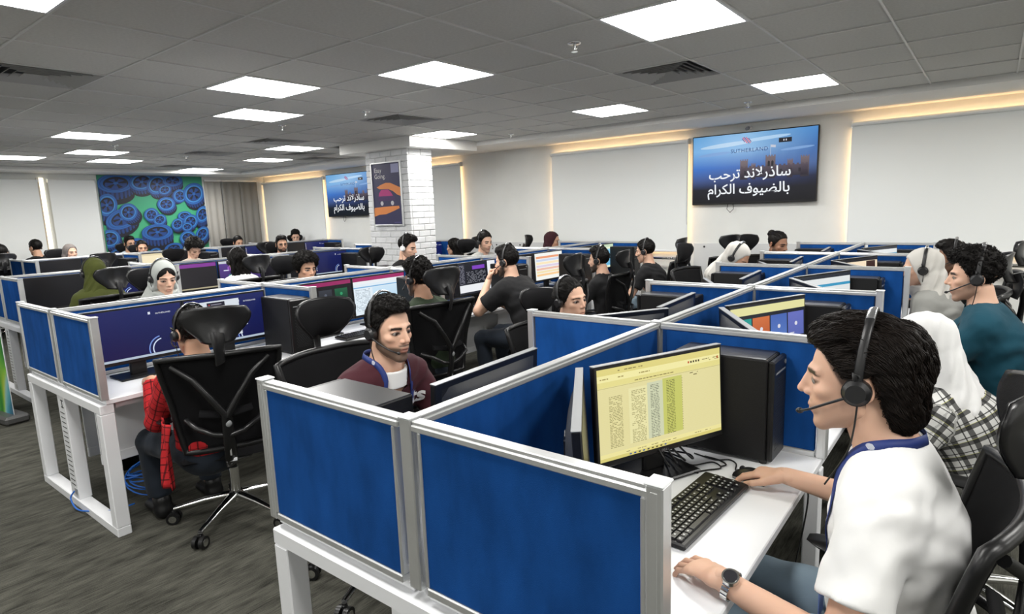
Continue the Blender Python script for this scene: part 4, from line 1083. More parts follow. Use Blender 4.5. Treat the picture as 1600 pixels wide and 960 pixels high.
# ------------------------------------------------------------------ office chairs
M_MESHB = mat('chair_mesh', (0.005, 0.005, 0.006), 0.85, spec=0.2, bump=(900, 0.5, (1,1,1)))
M_CUSH = mat('chair_cushion', (0.006, 0.006, 0.007), 0.9, spec=0.2, bump=(500, 0.3, (1,1,1)))
M_SHELL = mat('chair_shell', (0.014, 0.014, 0.015), 0.28)
def chair_master():
    r = empty('office_chair')
    # chrome five-star base
    for k in range(5):
        a = 2*PI*k/5+0.35; d = Vector((math.cos(a), math.sin(a), 0))
        o = G().tube([d*0.03+Vector((0,0,0.140)), d*0.16+Vector((0,0,0.122)), d*0.325+Vector((0,0,0.086))], [0.026, 0.020, 0.014], 10, flat=(1.0, 0.8), up=(0,0,1)).build('base_leg', M_CHROME, r)
        s_ = Vector((-d.y, d.x, 0)); c = d*0.325
        q = G().cyl(c+Vector((0,0,0.08)), c+Vector((0,0,0.05)), 0.010, n=8)
        q.box((-0.012, -0.010, 0.030), (0.012, 0.010, 0.075), 0.004, M=Matrix.Translation(c)@Matrix.Rotation(a, 4, 'Z'))
        cs = q.build('caster', M_BLACKP, r)
        w = G()
        for sg in (-1, 1):
            cc = c+Vector((0,0,0.0335))+d*0.006
            w.cyl(cc+s_*sg*0.008, cc+s_*sg*0.029, 0.0335, n=18); w.cyl(cc+s_*sg*0.0285, cc+s_*sg*0.0305, 0.020, n=12, mi=1)
        w.build('wheel', [M_BLACKP, M_CHROME], cs)
    G().cyl((0,0,0.105), (0,0,0.15), 0.036, n=16).build('hub', M_CHROME, r)
    G().cyl((0,0,0.15), (0,0,0.30), 0.026, n=14).build('gas_lift', M_CHROME, r)
    G().cyl((0,0,0.28), (0,0,0.40), 0.019, n=14).build('piston', M_BLACKP, r)
    mech = G().box((-0.10, -0.14, 0.385), (0.10, 0.12, 0.425), 0.012).build('tilt_mechanism', M_BLACKP, r)
    G().tube([(0.09, 0.02, 0.40), (0.19, 0.02, 0.395), (0.24, 0.02, 0.40)], 0.006, 8).build('lever', M_BLACKP, mech)
    # seat: rounded cushion with a waterfall front
    def seat(u, v):
        x = (u-0.5)*0.50; y = -0.22+v*0.47
        e = max(abs(2*u-1), abs(2*v-1)); ed = 1-min(1, max(0, (e-0.72)/0.28))
        z = 0.435+0.055*math.sqrt(max(0, ed))-0.010*math.cos(PI*(u-0.5)*2)*0.6-max(0, v-0.8)*0.10
        sh = 1-0.10*max(0, abs(2*v-1)-0.6)/0.4
        return (x*sh, y, z)
    s1 = G().grid(seat, 20, 20)
    s1.grid(lambda u, v: ((u-0.5)*0.49*(1-0.10*max(0, abs(2*v-1)-0.6)/0.4), -0.22+v*0.47, 0.436-0.014*math.sin(PI*u)*math.sin(PI*v)-max(0, v-0.8)*0.09), 10, 10)
    s1.f[400:] = [f[::-1] for f in s1.f[400:]]
    s1.build('seat', M_CUSH, r)
    # backrest: curved mesh in a frame, leaning back
    def bk(u, v):        # u across, v up
        hw = 0.200+0.045*math.sin(PI*min(1, v*1.05)*0.55)+0.030*max(0, v-0.55)/0.45
        x = (2*u-1)*hw
        y = -0.235-0.10*v+0.030*math.sin(PI*v)*0.9+0.065*abs(2*u-1)**2.2*(0.35+0.65*v)
        z = 0.50+0.50*v+0.018*(1-(2*u-1)**2)*v+0.03*abs(2*u-1)*max(0, v-0.7)
        return Vector((x, y, z))
    G().grid(bk, 18, 16, thick=0.006).build('back_mesh', M_MESHB, r)
    rim = [bk(k/14, 0) for k in range(15)]+[bk(1, k/12) for k in range(1, 13)]+[bk(1-k/14, 1) for k in range(1, 15)]+[bk(0, 1-k/12) for k in range(1, 12)]
    G().tube(rim, 0.0155, 8, closed=True).build('back_frame', M_BLACKP, r)
    # rear spine, fork, lumbar smile and knob
    sp = G().tube([(0, -0.10, 0.41), (0, -0.22, 0.415), (0, -0.305, 0.47), (0, -0.335, 0.60), (0, -0.345, 0.72)], [0.030, 0.030, 0.028, 0.026, 0.022], 10, flat=(1.25, 0.7))
    for sg in (-1, 1):
        e = bk(0.5+sg*0.40, 0.93)
        sp.tube([(0, -0.345, 0.70), (sg*0.06, -0.352, 0.80), (sg*0.13, -0.345, 0.91), (e.x, e.y-0.012, e.z)], [0.020, 0.017, 0.015, 0.013], 8)
    spo = sp.build('back_support', M_BLACKP, r)
    G().tube([bk(0.10, 0.36)+Vector((0,-0.02,0)), (-0.14, -0.325, 0.66), (-0.07, -0.335, 0.615), (0, -0.34, 0.598), (0.07, -0.335, 0.615), (0.14, -0.325, 0.66), bk(0.90, 0.36)+Vector((0,-0.02,0))], 0.013, 8, flat=(1, 1)).build('lumbar_bow', M_SHELL, r)
    G().tube([(-0.12, -0.300, 0.72), (0, -0.312, 0.70), (0.12, -0.300, 0.72)], 0.018, 8, flat=(1.3, 0.6)).build('lumbar_pad', M_CUSH, r)
    G().sphere((0, -0.352, 0.665), (0.020, 0.010, 0.020), 14).build('lumbar_knob', M_SILV, spo)
    G().box((-0.004, -0.338, 0.49), (0.004, -0.331, 0.56), 0.001).build('label_strip', M_ALU, spo)
    G().box((-0.025, -0.32, 0.452), (0.025, -0.312, 0.468), 0.001).build('care_tag', M_WHITE, spo)
    # headrest
    def hd(u, v):
        hw = 0.075+0.085*math.sin(PI*0.5*min(1, v*1.35))**1.3-0.02*max(0, v-0.8)/0.2
        a = 2*u-1
        return Vector((a*hw, -0.335+0.055*abs(a)**2+0.020*math.sin(PI*v)-0.02*(1-v)-0.01, 1.075+0.185*v-0.02*abs(a)**3*(v-0.3)))
    q = G(); q.grid(lambda u, v: hd(u, v)+Vector((0, 0.030*(1-(2*u-1)**4)*(1-(2*v-1)**4)+0.004, 0)), 18, 14)
    q.f = [f[::-1] for f in q.f]
    q2 = q.build('headrest_pad', M_CUSH, r); q2.data.flip_normals()
    G().grid(hd, 18, 14, thick=0.010).build('headrest_shell', M_SHELL, r)
    G().tube([(0, -0.352, 0.98), (0, -0.372, 1.03), (0, -0.372, 1.08), (0, -0.352, 1.13)], [0.022, 0.020, 0.026, 0.030], 10, flat=(1.5, 0.55)).build('headrest_stem', M_SHELL, r)
    for sg in (-1, 1):
        ar = G().tube([(sg*0.19, 0.00, 0.415), (sg*0.265, -0.01, 0.42), (sg*0.285, -0.015, 0.47), (sg*0.285, -0.015, 0.62)], [0.020, 0.022, 0.024, 0.020], 10, flat=(1, 0.7)).build('arm_post', M_BLACKP, r)
        def pad(u, v, top):
            a, b = 2*u-1, 2*v-1
            wd = 0.045*(1-abs(b)**4*0.55)
            return Vector((sg*0.285+a*wd, 0.0+b*0.125, 0.640+(0.014 if top else -0.014)*(1-max(abs(a), abs(b))**4)+0.010*b*b))
        p = G().grid(lambda u, v: pad(u, v, True), 8, 14); n0 = len(p.f)
        p.grid(lambda u, v: pad(u, v, False), 8, 14); p.f[n0:] = [f[::-1] for f in p.f[n0:]]
        p.build('arm_pad', M_BLACKP, r)
    return r
CHAIR0 = chair_master(); CH_USED = [False]
def chair(x, y, rz, lab, swivel=0):
    o = CHAIR0 if not CH_USED[0] else copy_tree(CHAIR0); CH_USED[0] = True
    o.location = (x, y, 0); o.rotation_euler = (0, 0, R(rz))
    tag(o, lab, 'chair', 'black office chairs')
    return o
CHAIRS = [
 (-2.55, 7.05, 60, 'empty black office chair below the large television'),
 (-5.95, 4.55, 90, 'empty black chair with glossy headrest left of the brick column'),
 (-9.30, 5.2, 90, 'empty black chair at the far desk row before the grey curtain'),
 (-9.35, 2.95, 90, 'empty black chair at the near end of the far desk row')]
for c in CHAIRS: chair(*c)

# ------------------------------------------------------------------ floor things at the left
r = tag(empty('waste_bin', (-4.53, 1.42, 0)), 'black round waste bin under the second desk row', 'bin')
G().lathe([(0.0, 0.004), (0.10, 0.004), (0.135, 0.28), (0.140, 0.285), (0.130, 0.285), (0.097, 0.012), (0.0, 0.012)], 24).build('bin_body', M_BLACKP, r)
G().tube([(0.138*math.cos(2*PI*k/24), 0.138*math.sin(2*PI*k/24), 0.286) for k in range(24)], 0.006, 6, closed=True).build('bin_rim', M_DARKM, r)
M_BLUEC = mat('blue_cable', (0.01, 0.12, 0.50), 0.4)
q = G(); pts = []
for k in range(120):
    t = k/120*2*PI*7
    pts.append((-3.90+0.15*math.cos(t)*(0.8+0.2*math.sin(t*0.37)), 1.33+0.11*math.sin(t)*(0.85+0.15*math.cos(t*0.23)), 0.10+0.09*math.sin(t*0.5+1)*abs(math.cos(t*0.11))+k*0.0005))
q.tube(pts, 0.0045, 6)
q.tube(wob([(-4.10, 1.02, 0.10), (-4.11, 1.0, 0.06), (-4.04, 1.005, 0.012), (-3.90, 1.03, 0.030), (-3.75, 1.10, 0.05), (-3.74, 1.2, 0.05)]), 0.0045, 6)
tag(q.build('network_cable_coil', M_BLUEC), 'coil of blue network cable under the second desk row', 'cable')
def banner():
    r = tag(empty('roll_up_banner', (-6.36, 1.26, 0), R(8)), 'green and blue roll-up banner at the left picture edge', 'banner')
    G().box((-0.90, -0.09, 0.0), (0.06, 0.09, 0.075), 0.02).build('base_cassette', mat('banner_base', (0.12, 0.12, 0.12), 0.4, 0.5), r)
    p = G(); n, m_ = 40, 92; W, H_ = 0.85, 1.95
    def paint(u, v):
        s_ = math.sin(v*9+2.2*math.sin(u*4+v*3))+0.5*math.sin(u*11-v*14); t_ = math.sin(v*17+u*7)
        stops = [(-1.6, (36, 86, 116)), (-0.9, (60+26*t_, 146+16*t_, 172)), (-0.25, (150, 196, 190)), (0.1, (150+30*t_, 190, 60)), (0.6, (40, 128+16*t_, 46)), (1.6, (84, 176, 60))]
        for (a0, c0), (a1, c1) in zip(stops, stops[1:]):
            if s_ <= a1:
                k = max(0.0, (s_-a0)/(a1-a0)); return srgb(*[c0[q]*(1-k)+c1[q]*k for q in range(3)])
        return srgb(*stops[-1][1])
    for i in range(n):
        for j in range(m_):
            u, v, u1, v1 = i/n, j/m_, (i+1)/n, (j+1)/m_
            p.add([(-W+u*W, 0.075+v*H_, 0), (-W+u1*W, 0.075+v*H_, 0), (-W+u1*W, 0.075+v1*H_, 0), (-W+u*W, 0.075+v1*H_, 0)], [(0,1,2,3)], 0, False, [[paint(u,v), paint(u1,v), paint(u1,v1), paint(u,v1)]])
    p.xform(Matrix(((1,0,0,0),(0,0,-1,-0.008),(0,1,0,0),(0,0,0,1))))
    p.build('banner_print', M_PRINT, r)
    G().box((-W, -0.006, 0.07), (0, -0.002, 0.075+H_), 0.0).build('banner_sheet', M_WHITE, r)
    G().box((-W, -0.012, 2.02), (0, 0.004, 2.045), 0.003).build('top_bar', M_ALU, r)
    G().cyl((-W/2, 0.02, 0.07), (-W/2, 0.02, 2.03), 0.009, n=8).build('support_pole', M_ALU, r)
banner()
# ================================================================== PEOPLE: implicit bodies
f32 = np.float32
def _v(p): return np.array(p, dtype=f32)
def rc(a, b, r0, r1=None):
    """tapered capsule"""
    r1 = r0 if r1 is None else r1
    a = _v(a); b = _v(b); ba = b-a; L2 = max(float(ba@ba), 1e-9)
    def fn(x, y, z):
        px, py, pz = x-a[0], y-a[1], z-a[2]
        t = np.clip((px*ba[0]+py*ba[1]+pz*ba[2])/L2, 0, 1)
        return np.sqrt((px-ba[0]*t)**2+(py-ba[1]*t)**2+(pz-ba[2]*t)**2)-(r0+(r1-r0)*t)
    m = max(r0, r1)
    return fn, np.minimum(a, b)-m, np.maximum(a, b)+m
def ell(c, r, M=None):
    """ellipsoid, optional 3x3 rotation (columns = axes)"""
    c = _v(c); r = _v(r)
    def fn(x, y, z):
        px, py, pz = x-c[0], y-c[1], z-c[2]
        if M is not None:
            px, py, pz = (px*M[0,0]+py*M[1,0]+pz*M[2,0], px*M[0,1]+py*M[1,1]+pz*M[2,1], px*M[0,2]+py*M[1,2]+pz*M[2,2])
        k0 = np.sqrt((px/r[0])**2+(py/r[1])**2+(pz/r[2])**2)
        k1 = np.sqrt((px/r[0]**2)**2+(py/r[1]**2)**2+(pz/r[2]**2)**2)
        return k0*(k0-1)/np.maximum(k1, 1e-6)
    m = r if M is None else np.full(3, r.max(), f32)
    return fn, c-m, c+m
def ec(a, b, ra, rb, u):
    """limb with an oval section: ra, rb = (width, depth) radii at the two ends, u = width direction"""
    a = _v(a); b = _v(b); ba = b-a; L = float(np.linalg.norm(ba)); w = ba/L
    u = _v(u); u = u-w*float(u@w); u = u/np.linalg.norm(u); v = np.cross(w, u).astype(f32)
    def fn(x, y, z):
        px, py, pz = x-a[0], y-a[1], z-a[2]
        s = px*w[0]+py*w[1]+pz*w[2]; t = np.clip(s/L, 0, 1); e = s-t*L
        ru = ra[0]+(rb[0]-ra[0])*t; rv = ra[1]+(rb[1]-ra[1])*t; rm = np.minimum(ru, rv)
        q = np.sqrt(((px*u[0]+py*u[1]+pz*u[2])/ru)**2+((px*v[0]+py*v[1]+pz*v[2])/rv)**2+(e/rm)**2)
        return (q-1)*rm
    m = max(*ra, *rb)
    return fn, np.minimum(a, b)-m, np.maximum(a, b)+m
def half(n, d):
    """half space n.p > d is kept out: value positive beyond the plane"""
    n = _v(n); n = n/np.linalg.norm(n)
    return (lambda x, y, z: x*n[0]+y*n[1]+z*n[2]-d), None, None
def fnprim(fn): return fn, None, None
def smin(a, b, k):
    if k <= 0: return np.minimum(a, b)
    h = np.maximum(k-np.abs(a-b), 0)/k
    return np.minimum(a, b)-h*h*(k*0.25)
def apply(op, F, d, k):
    if op == 'add': return smin(F, d, k)
    if op == 'sub': return -smin(-F, d, k)
    if op == 'cut': return -smin(-F, -d, k)      # keep where d < 0
    if op == 'disp': return F+d
def moved(ops, M4):
    """transform an op list by a rigid 4x4 (head frame -> body frame)"""
    A = np.array(M4, dtype=f32); Ai = np.linalg.inv(A).astype(f32)
    out = []
    for op, (fn, lo, hi), k in ops:
        def g(x, y, z, fn=fn):
            return fn(Ai[0,0]*x+Ai[0,1]*y+Ai[0,2]*z+Ai[0,3], Ai[1,0]*x+Ai[1,1]*y+Ai[1,2]*z+Ai[1,3], Ai[2,0]*x+Ai[2,1]*y+Ai[2,2]*z+Ai[2,3])
        if lo is None: out.append((op, (g, None, None), k))
        else:
            cs = np.array([[a, b, c, 1] for a in (lo[0], hi[0]) for b in (lo[1], hi[1]) for c in (lo[2], hi[2])], f32)@A.T
            out.append((op, (g, cs[:, :3].min(0), cs[:, :3].max(0)), k))
    return out
def bounds(ops):
    lo = np.min([p[1] for o, p, k in ops if o == 'add' and p[1] is not None], axis=0)
    hi = np.max([p[2] for o, p, k in ops if o == 'add' and p[2] is not None], axis=0)
    return lo, hi
def eval_pts(ops, P):
    x, y, z = P[:, 0].astype(f32), P[:, 1].astype(f32), P[:, 2].astype(f32)
    F = np.full(len(x), 1.0, f32)
    for op, (fn, lo, hi), k in ops: F = apply(op, F, fn(x, y, z), k)
    return F
def field_mesh(ops, h, lo=None, hi=None):
    """polygonise an op list by surface nets; returns verts, quads"""
    l, u = bounds(ops)
    lo = l-2.5*h if lo is None else np.maximum(l-2.5*h, lo); hi = u+2.5*h if hi is None else np.minimum(u+2.5*h, hi)
    n = np.maximum(np.ceil((hi-lo)/h).astype(int)+1, 3)
    ax = [(lo[i]+h*np.arange(n[i])).astype(f32) for i in range(3)]
    F = np.full(n, 0.5, f32)
    for op, (fn, a, b), k in ops:
        if a is None: sl = (slice(None),)*3
        else:
            m = k+2.2*h; i0 = np.clip(np.floor((a-m-lo)/h).astype(int), 0, n); i1 = np.clip(np.ceil((b+m-lo)/h).astype(int)+1, 0, n)
            if np.any(i1-i0 < 1): continue
            sl = tuple(slice(p, q) for p, q in zip(i0, i1))
        x = ax[0][sl[0]][:, None, None]; y = ax[1][sl[1]][None, :, None]; z = ax[2][sl[2]][None, None, :]
        F[sl] = apply(op, F[sl], fn(x, y, z), k)
    # close the box
    F[0] = np.maximum(F[0], 1e-3); F[-1] = np.maximum(F[-1], 1e-3); F[:, 0] = np.maximum(F[:, 0], 1e-3); F[:, -1] = np.maximum(F[:, -1], 1e-3)
    F[:, :, 0] = np.maximum(F[:, :, 0], 1e-3); F[:, :, -1] = np.maximum(F[:, :, -1], 1e-3)
    S = F < 0
    c = np.zeros(tuple(n-1), np.int8)
    for dx in (0, 1):
        for dy in (0, 1):
            for dz in (0, 1):
                c += S[dx:n[0]-1+dx, dy:n[1]-1+dy, dz:n[2]-1+dz]
    act = (c > 0) & (c < 8)
    I, J, K = np.nonzero(act)
    vid = np.full(act.shape, -1, np.int32); vid[I, J, K] = np.arange(len(I))
    acc = np.zeros((len(I), 3), f32); cnt = np.zeros(len(I), f32)
    C = [(0,0,0),(1,0,0),(0,1,0),(1,1,0),(0,0,1),(1,0,1),(0,1,1),(1,1,1)]
    val = [F[I+a, J+b, K+d] for a, b, d in C]
    for p, q in ((0,1),(2,3),(4,5),(6,7),(0,2),(1,3),(4,6),(5,7),(0,4),(1,5),(2,6),(3,7)):
        m = (val[p] < 0) != (val[q] < 0)
        t = np.where(m, val[p]/np.where(m, val[p]-val[q], 1), 0)
        P = np.array(C[p], f32); D = np.array(C[q], f32)-P
        acc += m[:, None]*(P[None]+t[:, None]*D[None]); cnt += m
    V = (acc/cnt[:, None]+np.stack([I, J, K], 1))*h+lo
    Q = []
    for axis in range(3):
        A = S[:-1] if axis == 0 else (S[:, :-1] if axis == 1 else S[:, :, :-1])
        B = S[1:] if axis == 0 else (S[:, 1:] if axis == 1 else S[:, :, 1:])
        i, j, k = np.nonzero(A != B); flip = A[i, j, k]
        o1, o2 = [(1,2),(2,0),(0,1)][axis]
        idx = np.stack([i, j, k], 1)
        ok = (idx[:, o1] > 0) & (idx[:, o2] > 0) & np.all(idx < (n-1), axis=1)
        idx = idx[ok]; flip = flip[ok]
        e1 = np.zeros(3, int); e1[o1] = 1; e2 = np.zeros(3, int); e2[o2] = 1
        g = lambda q: vid[q[:, 0], q[:, 1], q[:, 2]]
        a_, b_, c_, d_ = g(idx-e1-e2), g(idx-e2), g(idx), g(idx-e1)
        quad = np.stack([a_, b_, c_, d_], 1)
        quad[~flip] = quad[~flip][:, ::-1]
        Q.append(quad[(quad >= 0).all(1)])
    return V.astype(f32), np.concatenate(Q).astype(np.int32)
def np_mesh(name, parts, mats, colors=None, mat_idx=None):
    """parts: list of (verts, quads)"""
    V = np.concatenate([p[0] for p in parts]); off = np.cumsum([0]+[len(p[0]) for p in parts])
    Q = np.concatenate([p[1]+o for p, o in zip(parts, off)])
    me = bpy.data.meshes.new(name)
    me.vertices.add(len(V)); me.vertices.foreach_set('co', V.astype(f32).ravel())
    me.loops.add(Q.size); me.loops.foreach_set('vertex_index', Q.ravel().astype(np.int32))
    me.polygons.add(len(Q)); me.polygons.foreach_set('loop_start', np.arange(0, Q.size, 4, dtype=np.int32))
    me.polygons.foreach_set('use_smooth', np.ones(len(Q), bool))
    for m in (mats if isinstance(mats, (list, tuple)) else [mats]): me.materials.append(m)
    if colors is not None:
        at = me.color_attributes.new('Col', 'FLOAT_COLOR', 'POINT')
        c4 = np.concatenate([colors, np.ones((len(colors), 1))], 1).astype(f32)
        at.data.foreach_set('color', c4.ravel())
    me.update(); me.validate()
    return me
def xf(V, M4):
    A = np.array(M4, dtype=f32); return V@A[:3, :3].T+A[:3, 3]

# ------------------------------------------------------------------ head, hair, hands
def head_ops(sex='m', jaw=1.0, lod=1):
    m = sex == 'm'; w = 1.0 if m else 0.95; j = jaw*(1.0 if m else 0.86)
    o = [('add', ell((0, -0.014, 0.036), (0.0755*w, 0.097, 0.087)), 0.0),
         ('add', ell((0, 0.032, -0.026), (0.0570*w, 0.062, 0.080)), 0.03),
         ('add', ell((0, 0.022, -0.058), (0.0525*w*j, 0.058, 0.056)), 0.03)]
    for s in (-1, 1):
        o += [('add', rc((s*0.0490*w*j, -0.006, -0.062), (s*0.018, 0.070, -0.106), 0.0155, 0.0135), 0.024),
              ('add', ell((s*0.0445*w, 0.060, -0.022), (0.017, 0.018, 0.013)), 0.018),
              ('add', rc((s*0.010, 0.0875, 0.0235), (s*0.046, 0.0680, 0.0215), 0.0095 if m else 0.0075, 0.0075), 0.012)]
    o += [('add', ell((0, 0.077, -0.108), (0.0200*j, 0.0165, 0.0160)), 0.020),
          ('add', rc((0, 0.0905, 0.018), (0, 0.1135 if m else 0.107, -0.024), 0.0068 if m else 0.0058, 0.0092 if m else 0.0080), 0.011),
          ('add', ell((0, 0.1130 if m else 0.1065, -0.0285), (0.0105, 0.0115, 0.0090)), 0.007)]
    o.append(('add', ell((0, 0.0900, -0.016), (0.0125, 0.0170, 0.0230)), 0.010))
    for s in (-1, 1):
        o.append(('add', ell((s*0.0128, 0.0990, -0.0335), (0.0072, 0.0100, 0.0072)), 0.006))
        o.append(('sub', ell((s*0.0345, 0.098, 0.001), (0.0165, 0.0180, 0.0115)), 0.012))
        o.append(('add', ell((s*0.032, 0.0725, 0.0), (0.0168, 0.0132, 0.0138)), 0.004))
        o.append(('sub', ell((s*0.0340, 0.0870, -0.0014), (0.0168, 0.0125, 0.0050)), 0.0015))
    o += [('add', ell((0, 0.086, -0.066), (0.024, 0.013, 0.020)), 0.018),
          ('add', ell((0, 0.0955, -0.0630), (0.0205, 0.0075, 0.0055)), 0.006),
          ('add', ell((0, 0.0940, -0.0745), (0.0180, 0.0080, 0.0066)), 0.005),
          ('sub', ell((0, 0.1030, -0.0685), (0.0200, 0.0070, 0.0012)), 0.003)]
    for s in (-1, 1):
        M = np.array(Matrix.Rotation(s*R(-20), 3, 'Z')@Matrix.Rotation(R(-12), 3, 'X'), f32)
        o.append(('add', ell((s*0.0790*w, -0.026, -0.006), (0.0085, 0.0195, 0.032), M), 0.006))
        o.append(('sub', ell((s*0.0875*w, -0.022, -0.004), (0.007, 0.0110, 0.020), M), 0.005))
        o.append(('add', ell((s*0.0785*w, -0.018, -0.030), (0.006, 0.008, 0.009)), 0.006))
    return o
HAIRLINE = {'short': ([-.13, -.06, -.025, 0.0, .022, .045, .062, .10], [-.088, -.080, -.050, -.034, .006, .052, .078, .086]),
            'long': ([-.13, -.05, -.015, 0.012, .035, .055, .068, .10], [-.16, -.15, -.10, -.05, .010, .058, .082, .088])}
def swirl(amp, fr, ax=(1.0, 1.0, 1.0), ph=0.0):
    def fn(x, y, z):
        a = fr*(x*ax[0])+1.7*np.sin(fr*0.43*y+ph); b = fr*(y*ax[1])+1.9*np.sin(fr*0.37*z+1+ph); c = fr*(z*ax[2])+1.6*np.sin(fr*0.41*x+2+ph)
        return amp*(np.sin(a)*np.sin(b)+np.sin(b)*np.sin(c)+np.sin(c)*np.sin(a))*0.6
    return fn
def hair_ops(style, seed=0.0):
    yl, zl = HAIRLINE['long' if style in ('long', 'pulled') else 'short']
    if style == 'mullet':
        yl, zl = [-.13, -.072, -.056, -.046, 0.000, .016, .040, .062, .10], [-.16, -.15, -.06, .024, .022, .012, .052, .078, .090]
    if style == 'fade':
        yl, zl = [-.13, -.06, -.025, 0.0, .022, .045, .062, .10], [-.070, -.055, -.035, -.020, .016, .056, .080, .088]
    line = fnprim(lambda x, y, z: np.interp(y, yl, zl).astype(f32)-z+0.0*x)
    o = []
    if style == 'short':
        o = [('add', ell((0, -0.016, 0.044), (0.083, 0.104, 0.094)), 0)]
    elif style == 'fade':
        o = [('add', ell((0, -0.016, 0.040), (0.0800, 0.1005, 0.090)), 0), ('add', ell((0, 0.004, 0.098), (0.072, 0.088, 0.048)), 0.02)]
    elif style == 'quiff':
        o = [('add', ell((0, -0.016, 0.042), (0.081, 0.102, 0.092)), 0), ('add', ell((0, 0.020, 0.108), (0.066, 0.080, 0.046)), 0.02)]
    elif style == 'curly':
        o = [('add', ell((0, -0.014, 0.052), (0.090, 0.108, 0.100)), 0), ('add', ell((0, 0.010, 0.105), (0.082, 0.094, 0.052)), 0.02)]
    elif style == 'bigcurl':
        o = [('add', ell((0, -0.010, 0.052), (0.108, 0.124, 0.112)), 0), ('add', ell((0, 0.04, 0.09), (0.09, 0.085, 0.06)), 0.02)]
    elif style == 'mullet':
        o = [('add', ell((0, -0.022, 0.046), (0.089, 0.112, 0.096)), 0), ('add', ell((0, 0.006, 0.098), (0.074, 0.086, 0.050)), 0.02),
             ('add', ell((0, -0.085, -0.040), (0.070, 0.052, 0.085)), 0.03), ('add', ell((0, -0.095, 0.04), (0.078, 0.055, 0.080)), 0.03)]
    elif style == 'pulled':
        o = [('add', ell((0, -0.016, 0.040), (0.0805, 0.1015, 0.0905)), 0)]
    elif style == 'bun':
        o = [('add', ell((0, -0.016, 0.042), (0.083, 0.104, 0.094)), 0)]
    elif style == 'long':
        o = [('add', ell((0, -0.020, 0.042), (0.090, 0.108, 0.096)), 0), ('add', ec((0, -0.045, 0.02), (0, -0.075, -0.30), (0.090, 0.060), (0.110, 0.035), (1, 0, 0)), 0.03)]
    o.append(('cut', line, 0.012))
    if style == 'bun': o.append(('add', ell((0, -0.108, 0.085), (0.042, 0.038, 0.040)), 0.012))
    if style == 'pulled': o.append(('add', ell((0, -0.115, 0.01), (0.036, 0.030, 0.036)), 0.012))
    if style in ('curly', 'bigcurl'):
        o.append(('disp', fnprim(swirl(0.0060, 190.0, ph=seed)), 0)); o.append(('disp', fnprim(swirl(0.004, 90.0, ph=seed+1)), 0))
    elif style == 'long': o.append(('disp', fnprim(swirl(0.0030, 150.0, (1, 1, 0.2), seed)), 0))
    elif style == 'mullet':
        o.append(('disp', fnprim(swirl(0.0032, 170.0, (1.0, 0.28, 0.9), seed)), 0)); o.append(('disp', fnprim(swirl(0.0045, 55.0, (1.0, 0.5, 0.8), seed+2)), 0))
    elif style in ('pulled', 'bun'): o.append(('disp', fnprim(swirl(0.0010, 220.0, (1, 0.2, 1), seed)), 0))
    else: o.append(('disp', fnprim(swirl(0.0026, 170.0, (1, 0.7, 1), seed)), 0))
    return o
def scarf_ops(tail=False, wide=False):
    o = [('add', ell((0, -0.020, 0.030), (0.0875, 0.112, 0.104)), 0), ('add', ell((0, -0.004, -0.060), (0.078, 0.090, 0.080)), 0.03),
         ('add', ec((0, -0.018, -0.10), (0, -0.030, -0.215), (0.082, 0.076), (0.165, 0.105), (1, 0, 0)), 0.04)]
    o.append(('add', ec((0, -0.058, -0.02), (0, -0.075, -0.235), (0.084, 0.056), (0.150, 0.060), (1, 0, 0)), 0.03))
    if tail: o.append(('add', ec((0, -0.105, -0.06), (0.0, -0.150, -0.36), (0.060, 0.028), (0.090, 0.022), (1, 0, 0)), 0.03))
    o += [('sub', ell((0, 0.105, -0.014), (0.057, 0.085, 0.079)), 0.010), ('sub', ell((0, 0.118, -0.085), (0.042, 0.060, 0.040)), 0.02)]
    o.append(('sub', fnprim(lambda x, y, z: np.maximum(0.052+0.35*np.clip(z-0.04, -0.2, 0.2)-y, np.maximum(-0.105-z, z-0.075))+0.0*x), 0.010))
    if wide: o.append(('sub', ell((0, 0.098, 0.020), (0.064, 0.085, 0.082)), 0.010))
    o.append(('add', ell((0, 0.045, -0.135), (0.062, 0.050, 0.030)), 0.03))
    o.append(('disp', fnprim(lambda x, y, z: 0.0034*np.sin(75*z+60*np.abs(x)+45*y+1.5*np.sin(40*x))*np.clip(-(z-0.02)*12, 0, 1)+0.0018*np.sin(140*y+50*z)*np.clip(-y*20, 0, 1)), 0))
    return o
